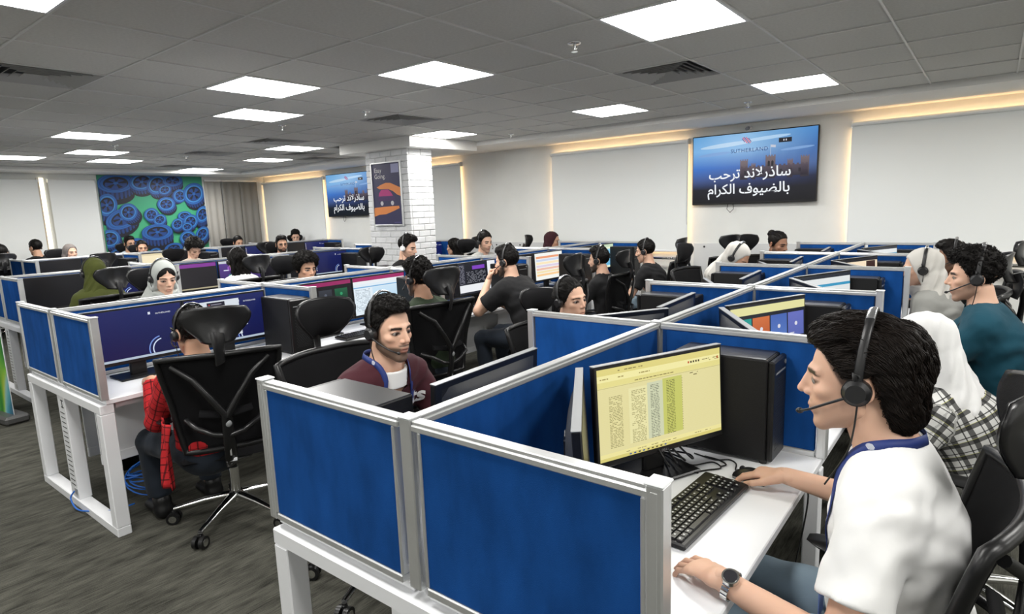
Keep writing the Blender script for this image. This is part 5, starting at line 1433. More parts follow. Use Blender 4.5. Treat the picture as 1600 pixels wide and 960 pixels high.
def hand_ops(side, pose='type'):
    """wrist at origin, fingers +Y, back of the hand +Z; side -1 left (thumb +X), +1 right (thumb -X)"""
    t = -side
    o = [('add', ec((0, -0.020, 0.0), (0, 0.012, 0.0), (0.0265, 0.021), (0.028, 0.019), (1, 0, 0)), 0),
         ('add', ec((0, 0.012, 0.0), (t*0.002, 0.080, -0.002), (0.029, 0.017), (0.039, 0.0135), (1, 0, 0)), 0.015)]
    curl = {'type': (14, 30, 24), 'mouse': (20, 22, 14), 'fist': (70, 85, 55), 'rest': (10, 18, 14)}[pose]
    for q, (x, y0, ln, sp) in enumerate(((0.029, 0.088, 0.074, 7), (0.0095, 0.092, 0.083, 2), (-0.0105, 0.089, 0.076, -3), (-0.0285, 0.080, 0.060, -9))):
        p = Vector((t*x, y0-0.012, -0.002)); ang = 0.0; rad = 0.0090-0.0006*q
        if pose == 'mouse' and q == 3: sp -= 8
        for k, fr in enumerate((0.46, 0.30, 0.24)):
            ang += R(curl[k]*(1+0.12*(q-1.5)*(1 if pose == 'type' else 0.6)))
            if k == 0: ang0 = ang
            d = Vector((t*math.sin(R(sp))*math.cos(ang), math.cos(ang)*math.cos(R(sp)), -math.sin(ang)))
            e = p+d*(ln*fr+(0.012 if k == 0 else 0))
            o.append(('add', rc(p, e, rad-0.0007*k, rad-0.0007*(k+1)), 0.006 if k == 0 else 0.002)); p = e
    th = [(t*0.022, 0.020, -0.006), (t*0.046, 0.050, -0.014), (t*0.055, 0.082, -0.020), (t*0.052, 0.104, -0.026)]
    if pose == 'fist': th = [(t*0.022, 0.020, -0.006), (t*0.042, 0.050, -0.018), (t*0.030, 0.075, -0.034), (t*0.010, 0.082, -0.042)]
    for k in range(3): o.append(('add', rc(th[k], th[k+1], (0.0155, 0.0108, 0.0095)[k], (0.0112, 0.0098, 0.0075)[k]), 0.010 if k == 0 else 0.003))
    return o
_hand_cache = {}
def hand_mesh(side, pose, h):
    k = (side, pose, h)
    if k not in _hand_cache: _hand_cache[k] = field_mesh(hand_ops(side, pose), h)
    return _hand_cache[k]
_head_cache = {}
def head_mesh(sex, jaw, h):
    k = (sex, jaw, h)
    if k not in _head_cache: _head_cache[k] = field_mesh(head_ops(sex, jaw), h)
    return _head_cache[k]

# ------------------------------------------------------------------ materials for people
def skin_material():
    m = print_mat('skin', None, 0.48)
    b = m.node_tree.nodes['Principled BSDF']
    b.inputs['Subsurface Weight'].default_value = 0.08
    b.inputs['Subsurface Radius'].default_value = (0.010, 0.004, 0.002)
    b.inputs['Subsurface Scale'].default_value = 0.4
    b.inputs['Specular IOR Level'].default_value = 0.35
    return m
M_SKIN = skin_material()
def hair_mat(name, col):
    return mat(name, col, 0.50, spec=0.16)
M_HAIR = hair_mat('hair_black', (0.006, 0.005, 0.0045))
M_HAIRC = mat('hair_curly_black', (0.006, 0.005, 0.0045), 0.6, spec=0.14)
M_HAIRB = hair_mat('hair_dark_brown', (0.0085, 0.0058, 0.0045))
def cloth(name, col, rough=0.85, wr=0.5, scale=9):
    return mat(name, col, rough, spec=0.25, bump=(scale, wr, (1, 1, 0.6)), sheen=0.05)
def plaid(name, base, lines, scale, second=None):
    """woven checks from object coordinates"""
    if name in MATS: return MATS[name]
    m = bpy.data.materials.new(name); m.use_nodes = True
    N, L = nodes_of(m); b = N['Principled BSDF']; b.inputs['Roughness'].default_value = 0.9; b.inputs['Specular IOR Level'].default_value = 0.2
    tc = N.new('ShaderNodeTexCoord'); wv = N.new('ShaderNodeAttribute'); wv.attribute_name = 'weave'; sp = N.new('ShaderNodeSeparateXYZ'); L.new(wv.outputs['Vector'], sp.inputs[0])
    def mth(op, a, c, v=None):
        n = N.new('ShaderNodeMath'); n.operation = op
        for i, q in enumerate((a, c)):
            if q is None: continue
            if isinstance(q, (int, float)): n.inputs[i].default_value = q
            else: L.new(q, n.inputs[i])
        return n.outputs[0]
    def band(src, sc, width, off=0.0):
        f = mth('FRACT', mth('ADD', mth('MULTIPLY', src, sc), off), None)
        return mth('LESS_THAN', f, width)
    xy = sp.outputs[0]
    col = None
    cur = None
    rgb = N.new('ShaderNodeRGB'); rgb.outputs[0].default_value = (*base, 1); cur = rgb.outputs[0]
    for (src, sc, wd, off, c, fac) in lines:
        s_ = xy if src == 'h' else sp.outputs[1]
        mx = N.new('ShaderNodeMix'); mx.data_type = 'RGBA'
        L.new(mth('MULTIPLY', band(s_, sc*scale, wd, off), fac), mx.inputs[0]); L.new(cur, mx.inputs[6]); mx.inputs[7].default_value = (*c, 1); cur = mx.outputs[2]
    L.new(cur, b.inputs['Base Color'])
    n = N.new('ShaderNodeTexNoise'); n.inputs['Scale'].default_value = 9; bp = N.new('ShaderNodeBump'); bp.inputs['Strength'].default_value = 0.5; bp.inputs['Distance'].default_value = 0.01
    L.new(tc.outputs['Object'], n.inputs['Vector']); L.new(n.outputs['Fac'], bp.inputs['Height']); L.new(bp.outputs[0], b.inputs['Normal'])
    MATS[name] = m
    return m
# ------------------------------------------------------------------ person builder
def cutcap(a, b, r0, r1):
    """tapered sleeve ending flat at b"""
    a = _v(a); b = _v(b); d = (b-a)/np.linalg.norm(b-a); b2 = b+d*0.05
    fn0, lo, hi = rc(a, b2, r0, r1)
    off = float(b@d)
    return (lambda x, y, z: np.maximum(fn0(x, y, z), x*d[0]+y*d[1]+z*d[2]-off)), lo, hi
def elbow_of(S, W, pole, L1=0.285, L2=0.255):
    S = Vector(S); W = Vector(W); d = W-S; D = min(d.length, (L1+L2)*0.995); n = d.normalized()
    a = (L1*L1-L2*L2+D*D)/(2*D); h = math.sqrt(max(L1*L1-a*a, 0.0004))
    p = Vector(pole); p = (p-n*p.dot(n)).normalized()
    return S+n*a+p*h
def frame_from(y, z):
    """4x3 rotation with Y along y and Z near z"""
    y = Vector(y).normalized(); z = Vector(z); z = (z-y*z.dot(y)).normalized(); x = y.cross(z)
    return Matrix(((x.x, y.x, z.x), (x.y, y.y, z.y), (x.z, y.z, z.z)))
SKINS = {'light': (0.68, 0.42, 0.30), 'tan': (0.54, 0.31, 0.205), 'olive': (0.40, 0.22, 0.14), 'brown': (0.28, 0.145, 0.09)}
def uv_ball(c, r, gaze, n=14):
    V = []; 
    for i in range(n//2+1):
        t = PI*i/(n//2)
        for j in range(n):
            a = 2*PI*j/n; V.append((math.sin(t)*math.cos(a), math.cos(t), math.sin(t)*math.sin(a)))
    V = np.array(V, f32)
    g = np.array(Vector(gaze).normalized(), f32)
    M = np.array(frame_from(gaze, (0, 0, 1)), f32)
    W = V@M.T
    ang = np.arccos(np.clip(V[:, 1], -1, 1))
    col = np.where(ang[:, None] < 0.30, np.array([[0.006, 0.005, 0.005]]), np.where(ang[:, None] < 0.80, np.array([[0.035, 0.016, 0.008]]), np.array([[0.30, 0.275, 0.25]])))
    Q = [(i*n+j, i*n+(j+1) % n, (i+1)*n+(j+1) % n, (i+1)*n+j) for i in range(n//2) for j in range(n)]
    return W*r+np.array(c, f32), np.array(Q, np.int32), col
def paint_head(V, skin, sp):
    x, y, z = np.abs(V[:, 0]), V[:, 1], V[:, 2]
    C = np.tile(np.array(skin, f32), (len(V), 1))
    def mixin(mask, col): 
        m = np.clip(mask, 0, 1)[:, None]; C[:] = C*(1-m)+np.array(col, f32)*m
    sk = np.array(skin)
    g = lambda cx, cy, cz, r: np.exp(-(((x-cx)**2+(y-cy)**2+(z-cz)**2)/(r*r)))
    mixin(0.30*g(0.042, 0.07, -0.035, 0.022)+0.35*g(0, 0.112, -0.028, 0.014)+0.3*g(0.085, -0.01, -0.01, 0.03), (sk[0]*1.05, sk[1]*0.78, sk[2]*0.72))
    mixin(0.35*g(0.032, 0.085, -0.012, 0.013), sk*0.62)
    bd = min(0.96, 1.55*sp.get('beard', 0.0))
    if bd > 0:
        jaw = np.clip((-0.030-z+np.clip((y-0.03), 0, 0.1)*-0.35)*60, 0, 1)*np.clip((y+0.015)*60, 0, 1)
        low = np.clip((-0.052-z)*90, 0, 1)*np.clip((y+0.005)*60, 0, 1)
        cheek = np.clip((0.062-y)*40+np.clip((-0.05-z)*30, 0, 2), 0, 1)
        mous = np.clip((0.030-x)*120, 0, 1)*np.clip((z+0.0595)*160, 0, 1)*np.clip((-0.0445-z)*160, 0, 1)*np.clip((y-0.07)*80, 0, 1)
        mixin(bd*np.maximum(np.minimum(np.maximum(jaw*cheek, low), 1), mous), (0.014, 0.011, 0.009))
        side = np.clip((0.020-np.abs(y-0.010))*120, 0, 1)*np.clip((0.02-z)*50, 0, 1)*np.clip((x-0.05)*100, 0, 1)*np.clip((z+0.07)*60, 0, 1)
        mixin(bd*0.8*side, (0.014, 0.011, 0.009))
    mixin(0.8*np.exp(-(((x-0.0065)/0.0042)**2+((z+0.0405)/0.0030)**2))*np.clip((y-0.09)*200, 0, 1), sk*0.15)  # nostrils: the dark of the hollows is painted into the skin colour
    lip = np.clip((0.0225-x)*260, 0, 1)*np.clip((z+0.0835)*260, 0, 1)*np.clip((-0.0570-z-np.clip(x-0.008, 0, 1)*0.25)*260, 0, 1)*np.clip((y-0.078)*120, 0, 1)
    mixin(0.55*lip, sp.get('lip', (sk[0]*0.78, sk[1]*0.52, sk[2]*0.52)))
    mixin(np.clip(lip*1.2, 0, 1)*np.clip((0.0022-np.abs(z+0.0685))*600, 0, 1)*0.75, (sk[0]*0.20, sk[1]*0.12, sk[2]*0.12))
    zb = 0.0205-0.16*np.clip(x-0.036, 0, 1)-0.12*np.clip(0.022-x, 0, 1)
    br = np.clip((x-0.0105)*300, 0, 1)*np.clip((0.054-x)*220, 0, 1)*np.clip((sp.get('browt', 0.0076 if sp.get('sex', 'm') == 'm' else 0.0058)-np.abs(z-zb))*420, 0, 1)*np.clip((y-0.04)*60, 0, 1)
    mixin(br*sp.get('brow', 0.97), (0.012, 0.009, 0.008))
    eo = 1-np.sqrt(((x-0.0325)/0.0178)**2+((z+0.0005)/0.0085)**2)
    mixin(np.clip((eo+0.12)*4, 0, 1)*np.clip((y-0.06)*100, 0, 1)*0.85, (0.020, 0.012, 0.010))
    if sp.get('hair') in ('fade', 'short', 'quiff', 'mullet') and not sp.get('scarf'):
        yl, zl = HAIRLINE['short']
        mixin(np.clip((z-np.interp(V[:, 1], yl, zl)+0.010)*90, 0, 1)*np.clip(1-np.clip((x-0.072)*200, 0, 1)*np.clip((0.03-z)*40, 0, 1), 0, 1)*0.85, (0.016, 0.012, 0.010))
    return C
def weave_coords(me, V, P0, N, arms):
    """cloth coordinates (round, along) for woven checks: torso and each arm unrolled"""
    segs = [(P0, N, 0.15, 0.0)]+[(a['S'], a['E'], 0.055, 0.4*s) for s, a in arms.items()]+[(a['E'], a['W'], 0.045, 0.4*s) for s, a in arms.items()]
    best = np.full(len(V), 9.0); out = np.zeros((len(V), 3), f32)
    for i, (a, b, r, o) in enumerate(segs):
        a_ = np.array(a, f32); d = np.array(b, f32)-a_; L_ = np.linalg.norm(d); d /= L_
        u = np.array([1, 0, 0], f32) if i == 0 else np.cross(d, np.array([0.3, 0.2, 1], f32)); u = u-d*(u@d); u /= np.linalg.norm(u); w = np.cross(d, u)
        q = V-a_; t = q@d; x = q@u; y = q@w
        dist = np.sqrt(x*x+y*y+np.maximum(0, np.maximum(-t, t-L_))**2)/r
        m = dist < best
        ang = np.arctan2(x, y) if i == 0 else np.arctan2(y, x)
        best[m] = dist[m]; out[m] = np.stack([ang*r+o, t+(0.5 if i > 2 else 0.0)*0, np.zeros_like(t)], 1)[m]
    at = me.attributes.new('weave', 'FLOAT_VECTOR', 'POINT'); at.data.foreach_set('vector', out.ravel())
def grad(ops, P, e=0.0015):
    g = np.stack([eval_pts(ops, P+np.eye(3, dtype=f32)[i]*e)-eval_pts(ops, P-np.eye(3, dtype=f32)[i]*e) for i in range(3)], 1)
    return g/np.maximum(np.linalg.norm(g, axis=1, keepdims=True), 1e-6)
def strands(ops, V, style, n, rad, seed):
    """locks of hair lying on the hair body, all in the frame of the head"""
    rg = np.random.default_rng(int(seed*10)+3)
    P = V[rg.integers(0, len(V), n)].astype(f32)
    F = lambda p: eval_pts(ops, p)
    nr = grad(ops, P); keep = nr[:, 2] > -0.75; P = P[keep]; nr = nr[keep]; n = len(P)
    jit = rg.normal(0, 1, (n, 3)).astype(f32)
    L_, seg, lift = {'mullet': (0.050, 6, 0.0022), 'fade': (0.017, 3, 0.0030), 'quiff': (0.026, 4, 0.0035), 'short': (0.020, 3, 0.0030), 'curly': (0.030, 6, 0.004),
                  'bigcurl': (0.045, 7, 0.006), 'long': (0.085, 6, 0.0015), 'pulled': (0.045, 5, 0.0008), 'bun': (0.040, 5, 0.0010)}[style]
    ln = L_*rg.uniform(0.6, 1.25, n).astype(f32)[:, None]
    pts = [P-nr*0.003]; ph = rg.uniform(0, 6.28, n)
    cur = P.copy()
    for k in range(seg):
        x, y, z = cur[:, 0], cur[:, 1], cur[:, 2]
        if style == 'mullet': d = np.stack([0.10*x/0.08, np.full(n, -1.0), 0.30*np.clip(y/0.05, -0.3, 1)-1.5*np.clip((-y-0.03)/0.05, 0, 1.2)], 1)+0.22*jit
        elif style in ('pulled', 'bun'): d = np.stack([-x*2, np.full(n, -1.0), 0.25-z*2], 1)+0.05*jit
        elif style == 'long': d = np.stack([0.6*x, -0.35+0*x, np.full(n, -1.0)], 1)+0.06*jit
        elif style in ('curly', 'bigcurl'):
            d = jit*0.7+nr*0.4+np.stack([np.sin(ph+k*1.6), np.cos(ph*1.3+k*1.6), np.sin(ph*0.7+k*1.9)], 1)*1.1
        else:
            tp = np.clip((z-0.06)/0.04, 0, 1)
            d = np.stack([0.2*x/0.08, 0.55*tp-0.25*(1-tp), 0.25*tp-1.0*(1-tp)], 1)+0.45*jit+nr*0.5*tp[:, None]
        g = grad(ops, cur); d = d-g*np.sum(d*g, 1, keepdims=True)*0.75
        d /= np.maximum(np.linalg.norm(d, axis=1, keepdims=True), 1e-6)
        cur = cur+d.astype(f32)*ln/seg
        g = grad(ops, cur); f_ = F(cur); tgt = lift*(0.5+0.5*np.abs(jit[:, 0]))*(1.0 if style not in ('fade', 'quiff', 'short') else (k+1)/seg)
        cur = cur-g*(np.clip(f_-tgt, -0.01, 0.01))[:, None]
        pts.append(cur.copy())
    K = len(pts); m = 3
    VV = np.zeros((n, K, m, 3), f32)
    for k in range(K):
        t = pts[min(k+1, K-1)]-pts[max(k-1, 0)]; t /= np.maximum(np.linalg.norm(t, axis=1, keepdims=True), 1e-6)
        u = np.cross(t, nr); u /= np.maximum(np.linalg.norm(u, axis=1, keepdims=True), 1e-6); w = np.cross(t, u)
        r_ = rad*(1-0.75*(k/(K-1))**2)
        for j in range(m):
            a = 2*PI*j/m; VV[:, k, j] = pts[k]+(u*math.cos(a)*1.5+w*math.sin(a)*0.8)*r_
    base = np.arange(n)[:, None, None]*(K*m); kk = np.arange(K-1)[None, :, None]*m; jj = np.arange(m)[None, None, :]; j2 = (jj+1) % m
    Q = np.stack([base+kk+jj, base+kk+j2, base+kk+m+j2, base+kk+m+jj], -1).reshape(-1, 4)
    return VV.reshape(-1, 3), Q.astype(np.int32)
def person(key, head, face, label, sp):
    lod = sp.get('lod', 2)
    hb, hh, hs = {0: (0.010, 0.0032, 0.0045), 1: (0.012, 0.0048, 0.0065), 2: (0.017, 0.0068, 0.0090)}[lod]
    skin = np.array(SKINS[sp.get('skin', 'tan')]); sex = sp.get('sex', 'm'); bw = sp.get('build', 1.0 if sex == 'm' else 0.90)
    ln = R(sp.get('lean', 14)); pz = sp.get('pz', 0.575)
    nf, nz = sp.get('neckf', 0.050), sp.get('neckz', 0.184)
    cv = 0.36*math.cos(0.55*ln)+0.34*math.cos(ln)+0.30*math.cos(1.45*ln)
    T = (head[2]-nz-pz)/cv
    if T < 0.42: pz -= (0.42-T)*cv; T = 0.42
    d = lambda a: Vector((0, math.sin(a), math.cos(a)))
    P0 = Vector((0, 0, pz)); P1 = P0+d(0.55*ln)*0.36*T; P2 = P1+d(ln)*0.34*T; N = P2+d(1.45*ln)*0.30*T
    up = d(1.2*ln); Hc = N+Vector((sp.get('headx', 0), nf, nz))
    rz = R(face-90)
    loc = Vector((head[0], head[1], 0))-Matrix.Rotation(rz, 3, 'Z')@Vector((Hc.x, Hc.y, 0))
    root = tag(empty('person', (loc.x, loc.y, 0), rz), label, 'person', sp.get('group', 'office workers'))
    HM = Matrix.Translation(Hc)@Matrix.Rotation(R(sp.get('yaw', 0)), 4, 'Z')@Matrix.Rotation(R(sp.get('roll', 0)), 4, 'Y')@Matrix.Rotation(R(sp.get('pitch', -4)), 4, 'X')
    X = (1, 0, 0)
    # ---- joints
    sw = 0.168*bw
    SH_ = {s: N-up*0.052+Vector((s*sw, sp.get('shf', 0.012), 0)) for s in (-1, 1)}
    dz = 0.792
    arms = {}
    for s, nm in ((-1, 'left'), (1, 'right')):
        a = dict(wrist=(s*0.17, 0.40+P2.y*0.3, dz), dir=(-s*0.25, 1, -0.12), pole=(s*0.55, -0.5, -1.0), pose='type', up=(0, 0, 1)); a.update(sp.get(nm, {}))
        S = SH_[s]; W = Vector(a['wrist']); v = W-S
        if v.length > 0.53: W = S+v*(0.53/v.length)
        E = Vector(a['elbow']) if 'elbow' in a else elbow_of(S, W, a['pole'])
        a['S'], a['E'], a['W'] = S, E, W; arms[s] = a
    hip = {s: Vector((s*0.092*bw, 0.015, pz+0.005)) for s in (-1, 1)}
    kx = sp.get('knee', 0.14); fy = sp.get('feet', 0.40)
    knee = {s: Vector((s*kx, 0.44, pz-0.03)) for s in (-1, 1)}
    ank = {s: Vector((s*(kx+0.0), fy, 0.10)) for s in (-1, 1)}
    nb = HM@Vector((0, -0.022, -0.070))
    # ---- body, one continuous figure
    def torso(e, belly=0.0, k=0.035):
        return [('add', ec(P0+Vector((0, -0.005, 0.045 if e else -0.025)), P1, (0.162*bw+e, 0.112+e+belly), (0.140*bw+e, 0.100+e+belly), X), 0),
                ('add', ec(P1, P2, (0.140*bw+e, 0.100+e+belly), (0.158*bw+e, 0.108+e), X), k),
                ('add', ec(P2, P2+(N-P2)*0.72, (0.158*bw+e, 0.108+e), (0.120*bw+e, 0.078+e), X), k),
                ('add', rc(SH_[-1]+Vector((0.03, 0, 0)), SH_[1]-Vector((0.03, 0, 0)), 0.054*bw+e), k),
                ('add', rc(N+up*0.035, SH_[-1]*0.55+N*0.45, 0.046, 0.045+e), k), ('add', rc(N+up*0.035, SH_[1]*0.55+N*0.45, 0.046, 0.045+e), k)]
    bo = torso(0.0)
    if sex == 'f': bo += [('add', ell(P2+Vector((s*0.07, 0.085, -0.02)), (0.062, 0.055, 0.06)), 0.03) for s in (-1, 1)]
    nr = 0.057 if sex == 'm' else 0.049
    bo.append(('add', rc(N-up*0.03, nb, nr+0.004, nr), 0.03))
    for s in (-1, 1):
        a = arms[s]
        bo += [('add', rc(a['S'], a['E'], 0.050*bw, 0.041*bw), 0.03), ('add', rc(a['E'], a['W'], 0.042*bw, 0.026), 0.012),
               ('add', rc(hip[s], knee[s], 0.084*bw, 0.060), 0.03), ('add', rc(knee[s], ank[s], 0.058, 0.040), 0.015)]
        bo.append(('add', rc(ank[s]+Vector((0, -0.02, -0.055)), ank[s]+Vector((0, 0.13, -0.065)), 0.036, 0.028), 0.02))
    parts = [field_mesh(bo, hb)]; cols = [np.tile(skin, (len(parts[0][0]), 1))]
    hV, hQ = head_mesh(sex, sp.get('jaw', 1.0), hh)
    cols.append(paint_head(hV, skin, sp)); parts.append((xf(hV, HM), hQ))
    if lod <= 1:
        for s in (-1, 1):
            eV, eQ, eC = uv_ball((s*0.0322, 0.0730, -0.0005), 0.0130, sp.get('gaze', (0, 1, -0.1)))
            parts.append((xf(eV, HM), eQ)); cols.append(eC)
    if lod <= 1 or sp.get('hands', True):
        for s in (-1, 1):
            a = arms[s]
            HMx = Matrix.Translation(a['W'])@frame_from(a['dir'], a['up']).to_4x4()
            V, Q = hand_mesh(s, a['pose'], {0: 0.0028, 1: 0.0042, 2: 0.0065}[lod])
            parts.append((xf(V, HMx), Q)); c = np.tile(skin, (len(V), 1))
            tip = np.clip((V[:, 1]-0.09)*10, 0, 1)[:, None]*0.25; c = c*(1-tip)+tip*np.array([skin[0]*1.05, skin[1]*0.80, skin[2]*0.78]); cols.append(c)
            a['M'] = HMx
    me = np_mesh('body', parts, M_SKIN, np.concatenate(cols))
    inst('body', me, root)
    # ---- shirt
    e = sp.get('loose', 0.016)
    so = torso(e, sp.get('belly', 0.008), 0.045)
    if sex == 'f': so += [('add', ell(P2+Vector((s*0.07, 0.085, -0.02)), (0.070, 0.062, 0.068)), 0.04) for s in (-1, 1)]
    sl = sp.get('sleeve', 'long')
    for s in (-1, 1):
        a = arms[s]; S, E, W = a['S'], a['E'], a['W']
        if sl == 'short':
            so.append(('add', cutcap(S, S+(E-S)*0.66, 0.062*bw+e*0.4, 0.060*bw+e*0.6), 0.035))
        else:
            so += [('add', rc(S, E, 0.056*bw+e*0.5, 0.049*bw+e*0.5), 0.035), ('add', cutcap(E, E+(W-E)*sp.get('cuff', 0.93), 0.050*bw+e*0.4, 0.036+e*0.35), 0.016)]
    so.append(('sub', rc(N-up*(0.005+sp.get('neckdrop', 0.0))+Vector((0, sp.get('neckdrop', 0.0)*1.3, 0)), nb+(nb-N)*0.4, nr+sp.get('neckhole', 0.010), nr+0.016), 0.008))
    wa = sp.get('wrinkle', 0.0022)
    so.append(('disp', fnprim(swirl(wa, 42.0, (0.8, 0.8, 1.2), len(key))), 0)); so.append(('disp', fnprim(swirl(wa*0.6, 85.0, (0.5, 1.0, 1.0), len(key)+2)), 0))
    fa = sp.get('folds', 0.0030 if lod else 0.0032)
    so.append(('disp', fnprim(lambda x, y, z: fa*np.sin(62*z+26*x+18*y+2.2*np.sin(17*x+9*z)+1.7*np.sin(23*y))*np.clip(0.35+0.65*np.sin(9*x+14*y+7*z+len(key)), 0, 1)), 0))
    V, Q = field_mesh(so, hb*0.85 if lod else 0.0065)
    sme = np_mesh('shirt', [(V, Q)], sp['shirt'])
    if sp.get('weave'): weave_coords(sme, V, P0, N, arms)
    shirt = inst('shirt', sme, root)
    if sp.get('collar'):
        cm, ch_, fl = sp['collar']
        ax = (nb-N).normalized()
        low = sp.get('collarlow', 0.030); sh = Vector((0, low-0.03, 0))*0.7
        co = [('add', rc(N-ax*low+sh, N+ax*0.10, nr+0.020+fl, nr+0.014+fl), 0), ('sub', rc(N-ax*0.03, N+ax*0.12, nr+0.010+fl, nr+0.005+fl), 0.002),
              ('cut', half(ax, float(ax.dot(N))+ch_), 0.004), ('cut', half(-ax, -float(ax.dot(N))+low), 0.004)]
        if sp.get('open'): co.append(('sub', ec(N+Vector((0, 0.075, 0.0)), N+Vector((0, 0.11, 0.10)), (0.022, 0.03), (0.045, 0.05), X), 0.004))
        V, Q = field_mesh(co, 0.0036 if lod == 0 else 0.005); inst('collar', np_mesh('collar', [(V, Q)], cm), shirt)
    # ---- trousers and shoes
    po = [('add', ec(P0+Vector((0, -0.005, -0.03)), P0+Vector((0, 0.01, 0.05)), (0.172*bw, 0.122), (0.158*bw, 0.115), X), 0)]
    for s in (-1, 1):
        po += [('add', rc(hip[s], knee[s], 0.094*bw, 0.071), 0.03), ('add', cutcap(knee[s], knee[s]+(ank[s]-knee[s])*0.93, 0.070, 0.060), 0.02)]
    po.append(('disp', fnprim(swirl(0.0025, 50.0, ph=3)), 0))
    V, Q = field_mesh(po, hb*1.1); inst('trousers', np_mesh('trousers', [(V, Q)], sp.get('pants', MATS.get('dark_denim'))), root)
    for s in (-1, 1):
        V, Q = field_mesh([('add', ec(ank[s]+Vector((0, -0.03, -0.060)), ank[s]+Vector((0, 0.145, -0.066)), (0.042, 0.040), (0.040, 0.033), X), 0), ('add', rc(ank[s]+Vector((0, -0.02, -0.05)), ank[s]+Vector((0, -0.015, 0.0)), 0.045, 0.046), 0.02), ('cut', half((0, 0, -1), -0.003), 0.004)], 0.009)
        inst('shoe', np_mesh('shoe', [(V, Q)], sp.get('shoe', M_BLACKP)), root)
    # ---- hair or head scarf (in the frame of the head)
    if sp.get('scarf'):
        V, Q = field_mesh(scarf_ops(sp.get('tail', False), sp.get('undercap', False)), hs*0.9); inst('head_scarf', np_mesh('head_scarf', [(xf(V, HM), Q)], sp['scarf']), root)
        if sp.get('undercap'):
            V, Q = field_mesh([('add', ell((0, -0.010, 0.036), (0.080, 0.100, 0.090)), 0), ('sub', ell((0, 0.104, -0.012), (0.058, 0.070, 0.076)), 0.006), ('sub', ec((0, 0.10, 0.03), (0, 0.085, 0.085), (0.020, 0.02), (0.003, 0.02), X), 0.004), ('cut', half((0, -1, 0), -0.02), 0.004)], hs)
            inst('hair', np_mesh('hair', [(xf(V, HM), Q)], M_HAIR), root)
    else:
        st = sp.get('hair', 'short')
        ho = hair_ops(st, sp.get('seed', 0.0))
        V, Q = field_mesh(ho, hs*(0.8 if st in ('curly', 'bigcurl', 'mullet') else 1.0))
        nst, rad = {0: (5200, 0.0010), 1: (1500, 0.0015), 2: (260, 0.0026)}[lod]
        if st == 'long': nst *= 2
        pr = [(V, Q), strands(ho, V, st, nst, rad, sp.get('seed', len(key)))]
        inst('hair', np_mesh('hair', pr, sp.get('hairmat', M_HAIRC if 'curl' in st else M_HAIR)), root).matrix_local = HM
    if sp.get('headset'): headset(root, HM, sp['headset'], lod, (0.0935, 0.139) if sp.get('scarf') else {'short': (0.091, 0.142), 'fade': (0.089, 0.150), 'quiff': (0.090, 0.156), 'curly': (0.097, 0.160), 'bigcurl': (0.11, 0.17), 'mullet': (0.096, 0.154), 'pulled': (0.0885, 0.136), 'bun': (0.090, 0.140), 'long': (0.096, 0.142)}[sp.get('hair', 'short')], sp.get('mic', True), sp.get('cup'))
    if sp.get('glasses'): glasses(root, HM)
    if sp.get('chair'):
        cp = loc+Matrix.Rotation(rz, 3, 'Z')@Vector((sp.get('chside', 0.0), sp.get('chback', 0.05), 0))
        co_ = chair(cp.x, cp.y, face-90+sp.get('chturn', 0), sp['chair'])
        co_.scale = (1, 1, sp.get('chz', 1.0))
    return dict(root=root, HM=HM, arms=arms, N=N, P0=P0, P1=P1, P2=P2, up=up, shirt=so, nb=nb)
M_HSET = mat('headset_black', (0.012, 0.012, 0.013), 0.38)
M_HSILV = mat('headset_silver', (0.55, 0.56, 0.58), 0.25, 0.9)
def headset(root, HM, side, lod, wide, mic=True, cupcol=None):
    hx, top = wide
    n = 26
    arc = [Vector((hx*math.cos(PI*i/n), -0.014-0.030*math.sin(PI*i/n), 0.002+top*max(0.0, math.sin(PI*i/n))**0.9)) for i in range(n+1)]
    b = G().tube(arc, 0.0075, 8, flat=(0.45, 1.35), up=(0, 1, 0)).build('headset', M_HSET, root); b.matrix_local = HM
    G().tube([p*1.012+Vector((0, 0, 0.001)) for p in arc[9:18]], 0.006, 8, flat=(0.45, 1.5), up=(0, 1, 0)).build('band_slider', M_HSILV, b)
    for s in (-1, 1):
        q = G(); c = Vector((s*hx, -0.012, -0.010))
        q.cyl(c-Vector((s*0.014, 0, 0)), c+Vector((s*0.004, 0, 0)), 0.0295, 0.0295, 22); q.cyl(c+Vector((s*0.004, 0, 0)), c+Vector((s*0.014, 0, 0)), 0.028, 0.020, 22)
        q.tube([c+Vector((s*0.0, 0, 0.025)), c+Vector((s*0.008, 0, 0.045)), arc[n-1 if s < 0 else 1]], 0.006, 6)
        q.build('ear_cup', cupcol if (cupcol and s == side) else M_HSET, b)
    if mic:
        c = Vector((side*(hx+0.006), -0.004, -0.016))
        pts = wob([c, (side*0.088, 0.045, -0.038), (side*0.068, 0.090, -0.060), (side*0.046, 0.114, -0.071)], 5)
        m_ = G().tube(pts, 0.0034, 6); m_.sphere(pts[-1], (0.007, 0.009, 0.007), 8); m_.build('microphone_boom', M_HSET, b)
    if lod <= 1:
        c = Vector((side*(hx+0.0), -0.012, -0.038))
        G().tube(wob([c, (side*0.085, 0.0, -0.10), (side*0.07, 0.02, -0.16), (side*0.06, 0.07, -0.24)], 5), 0.0022, 5).build('headset_cable', M_HSET, b)
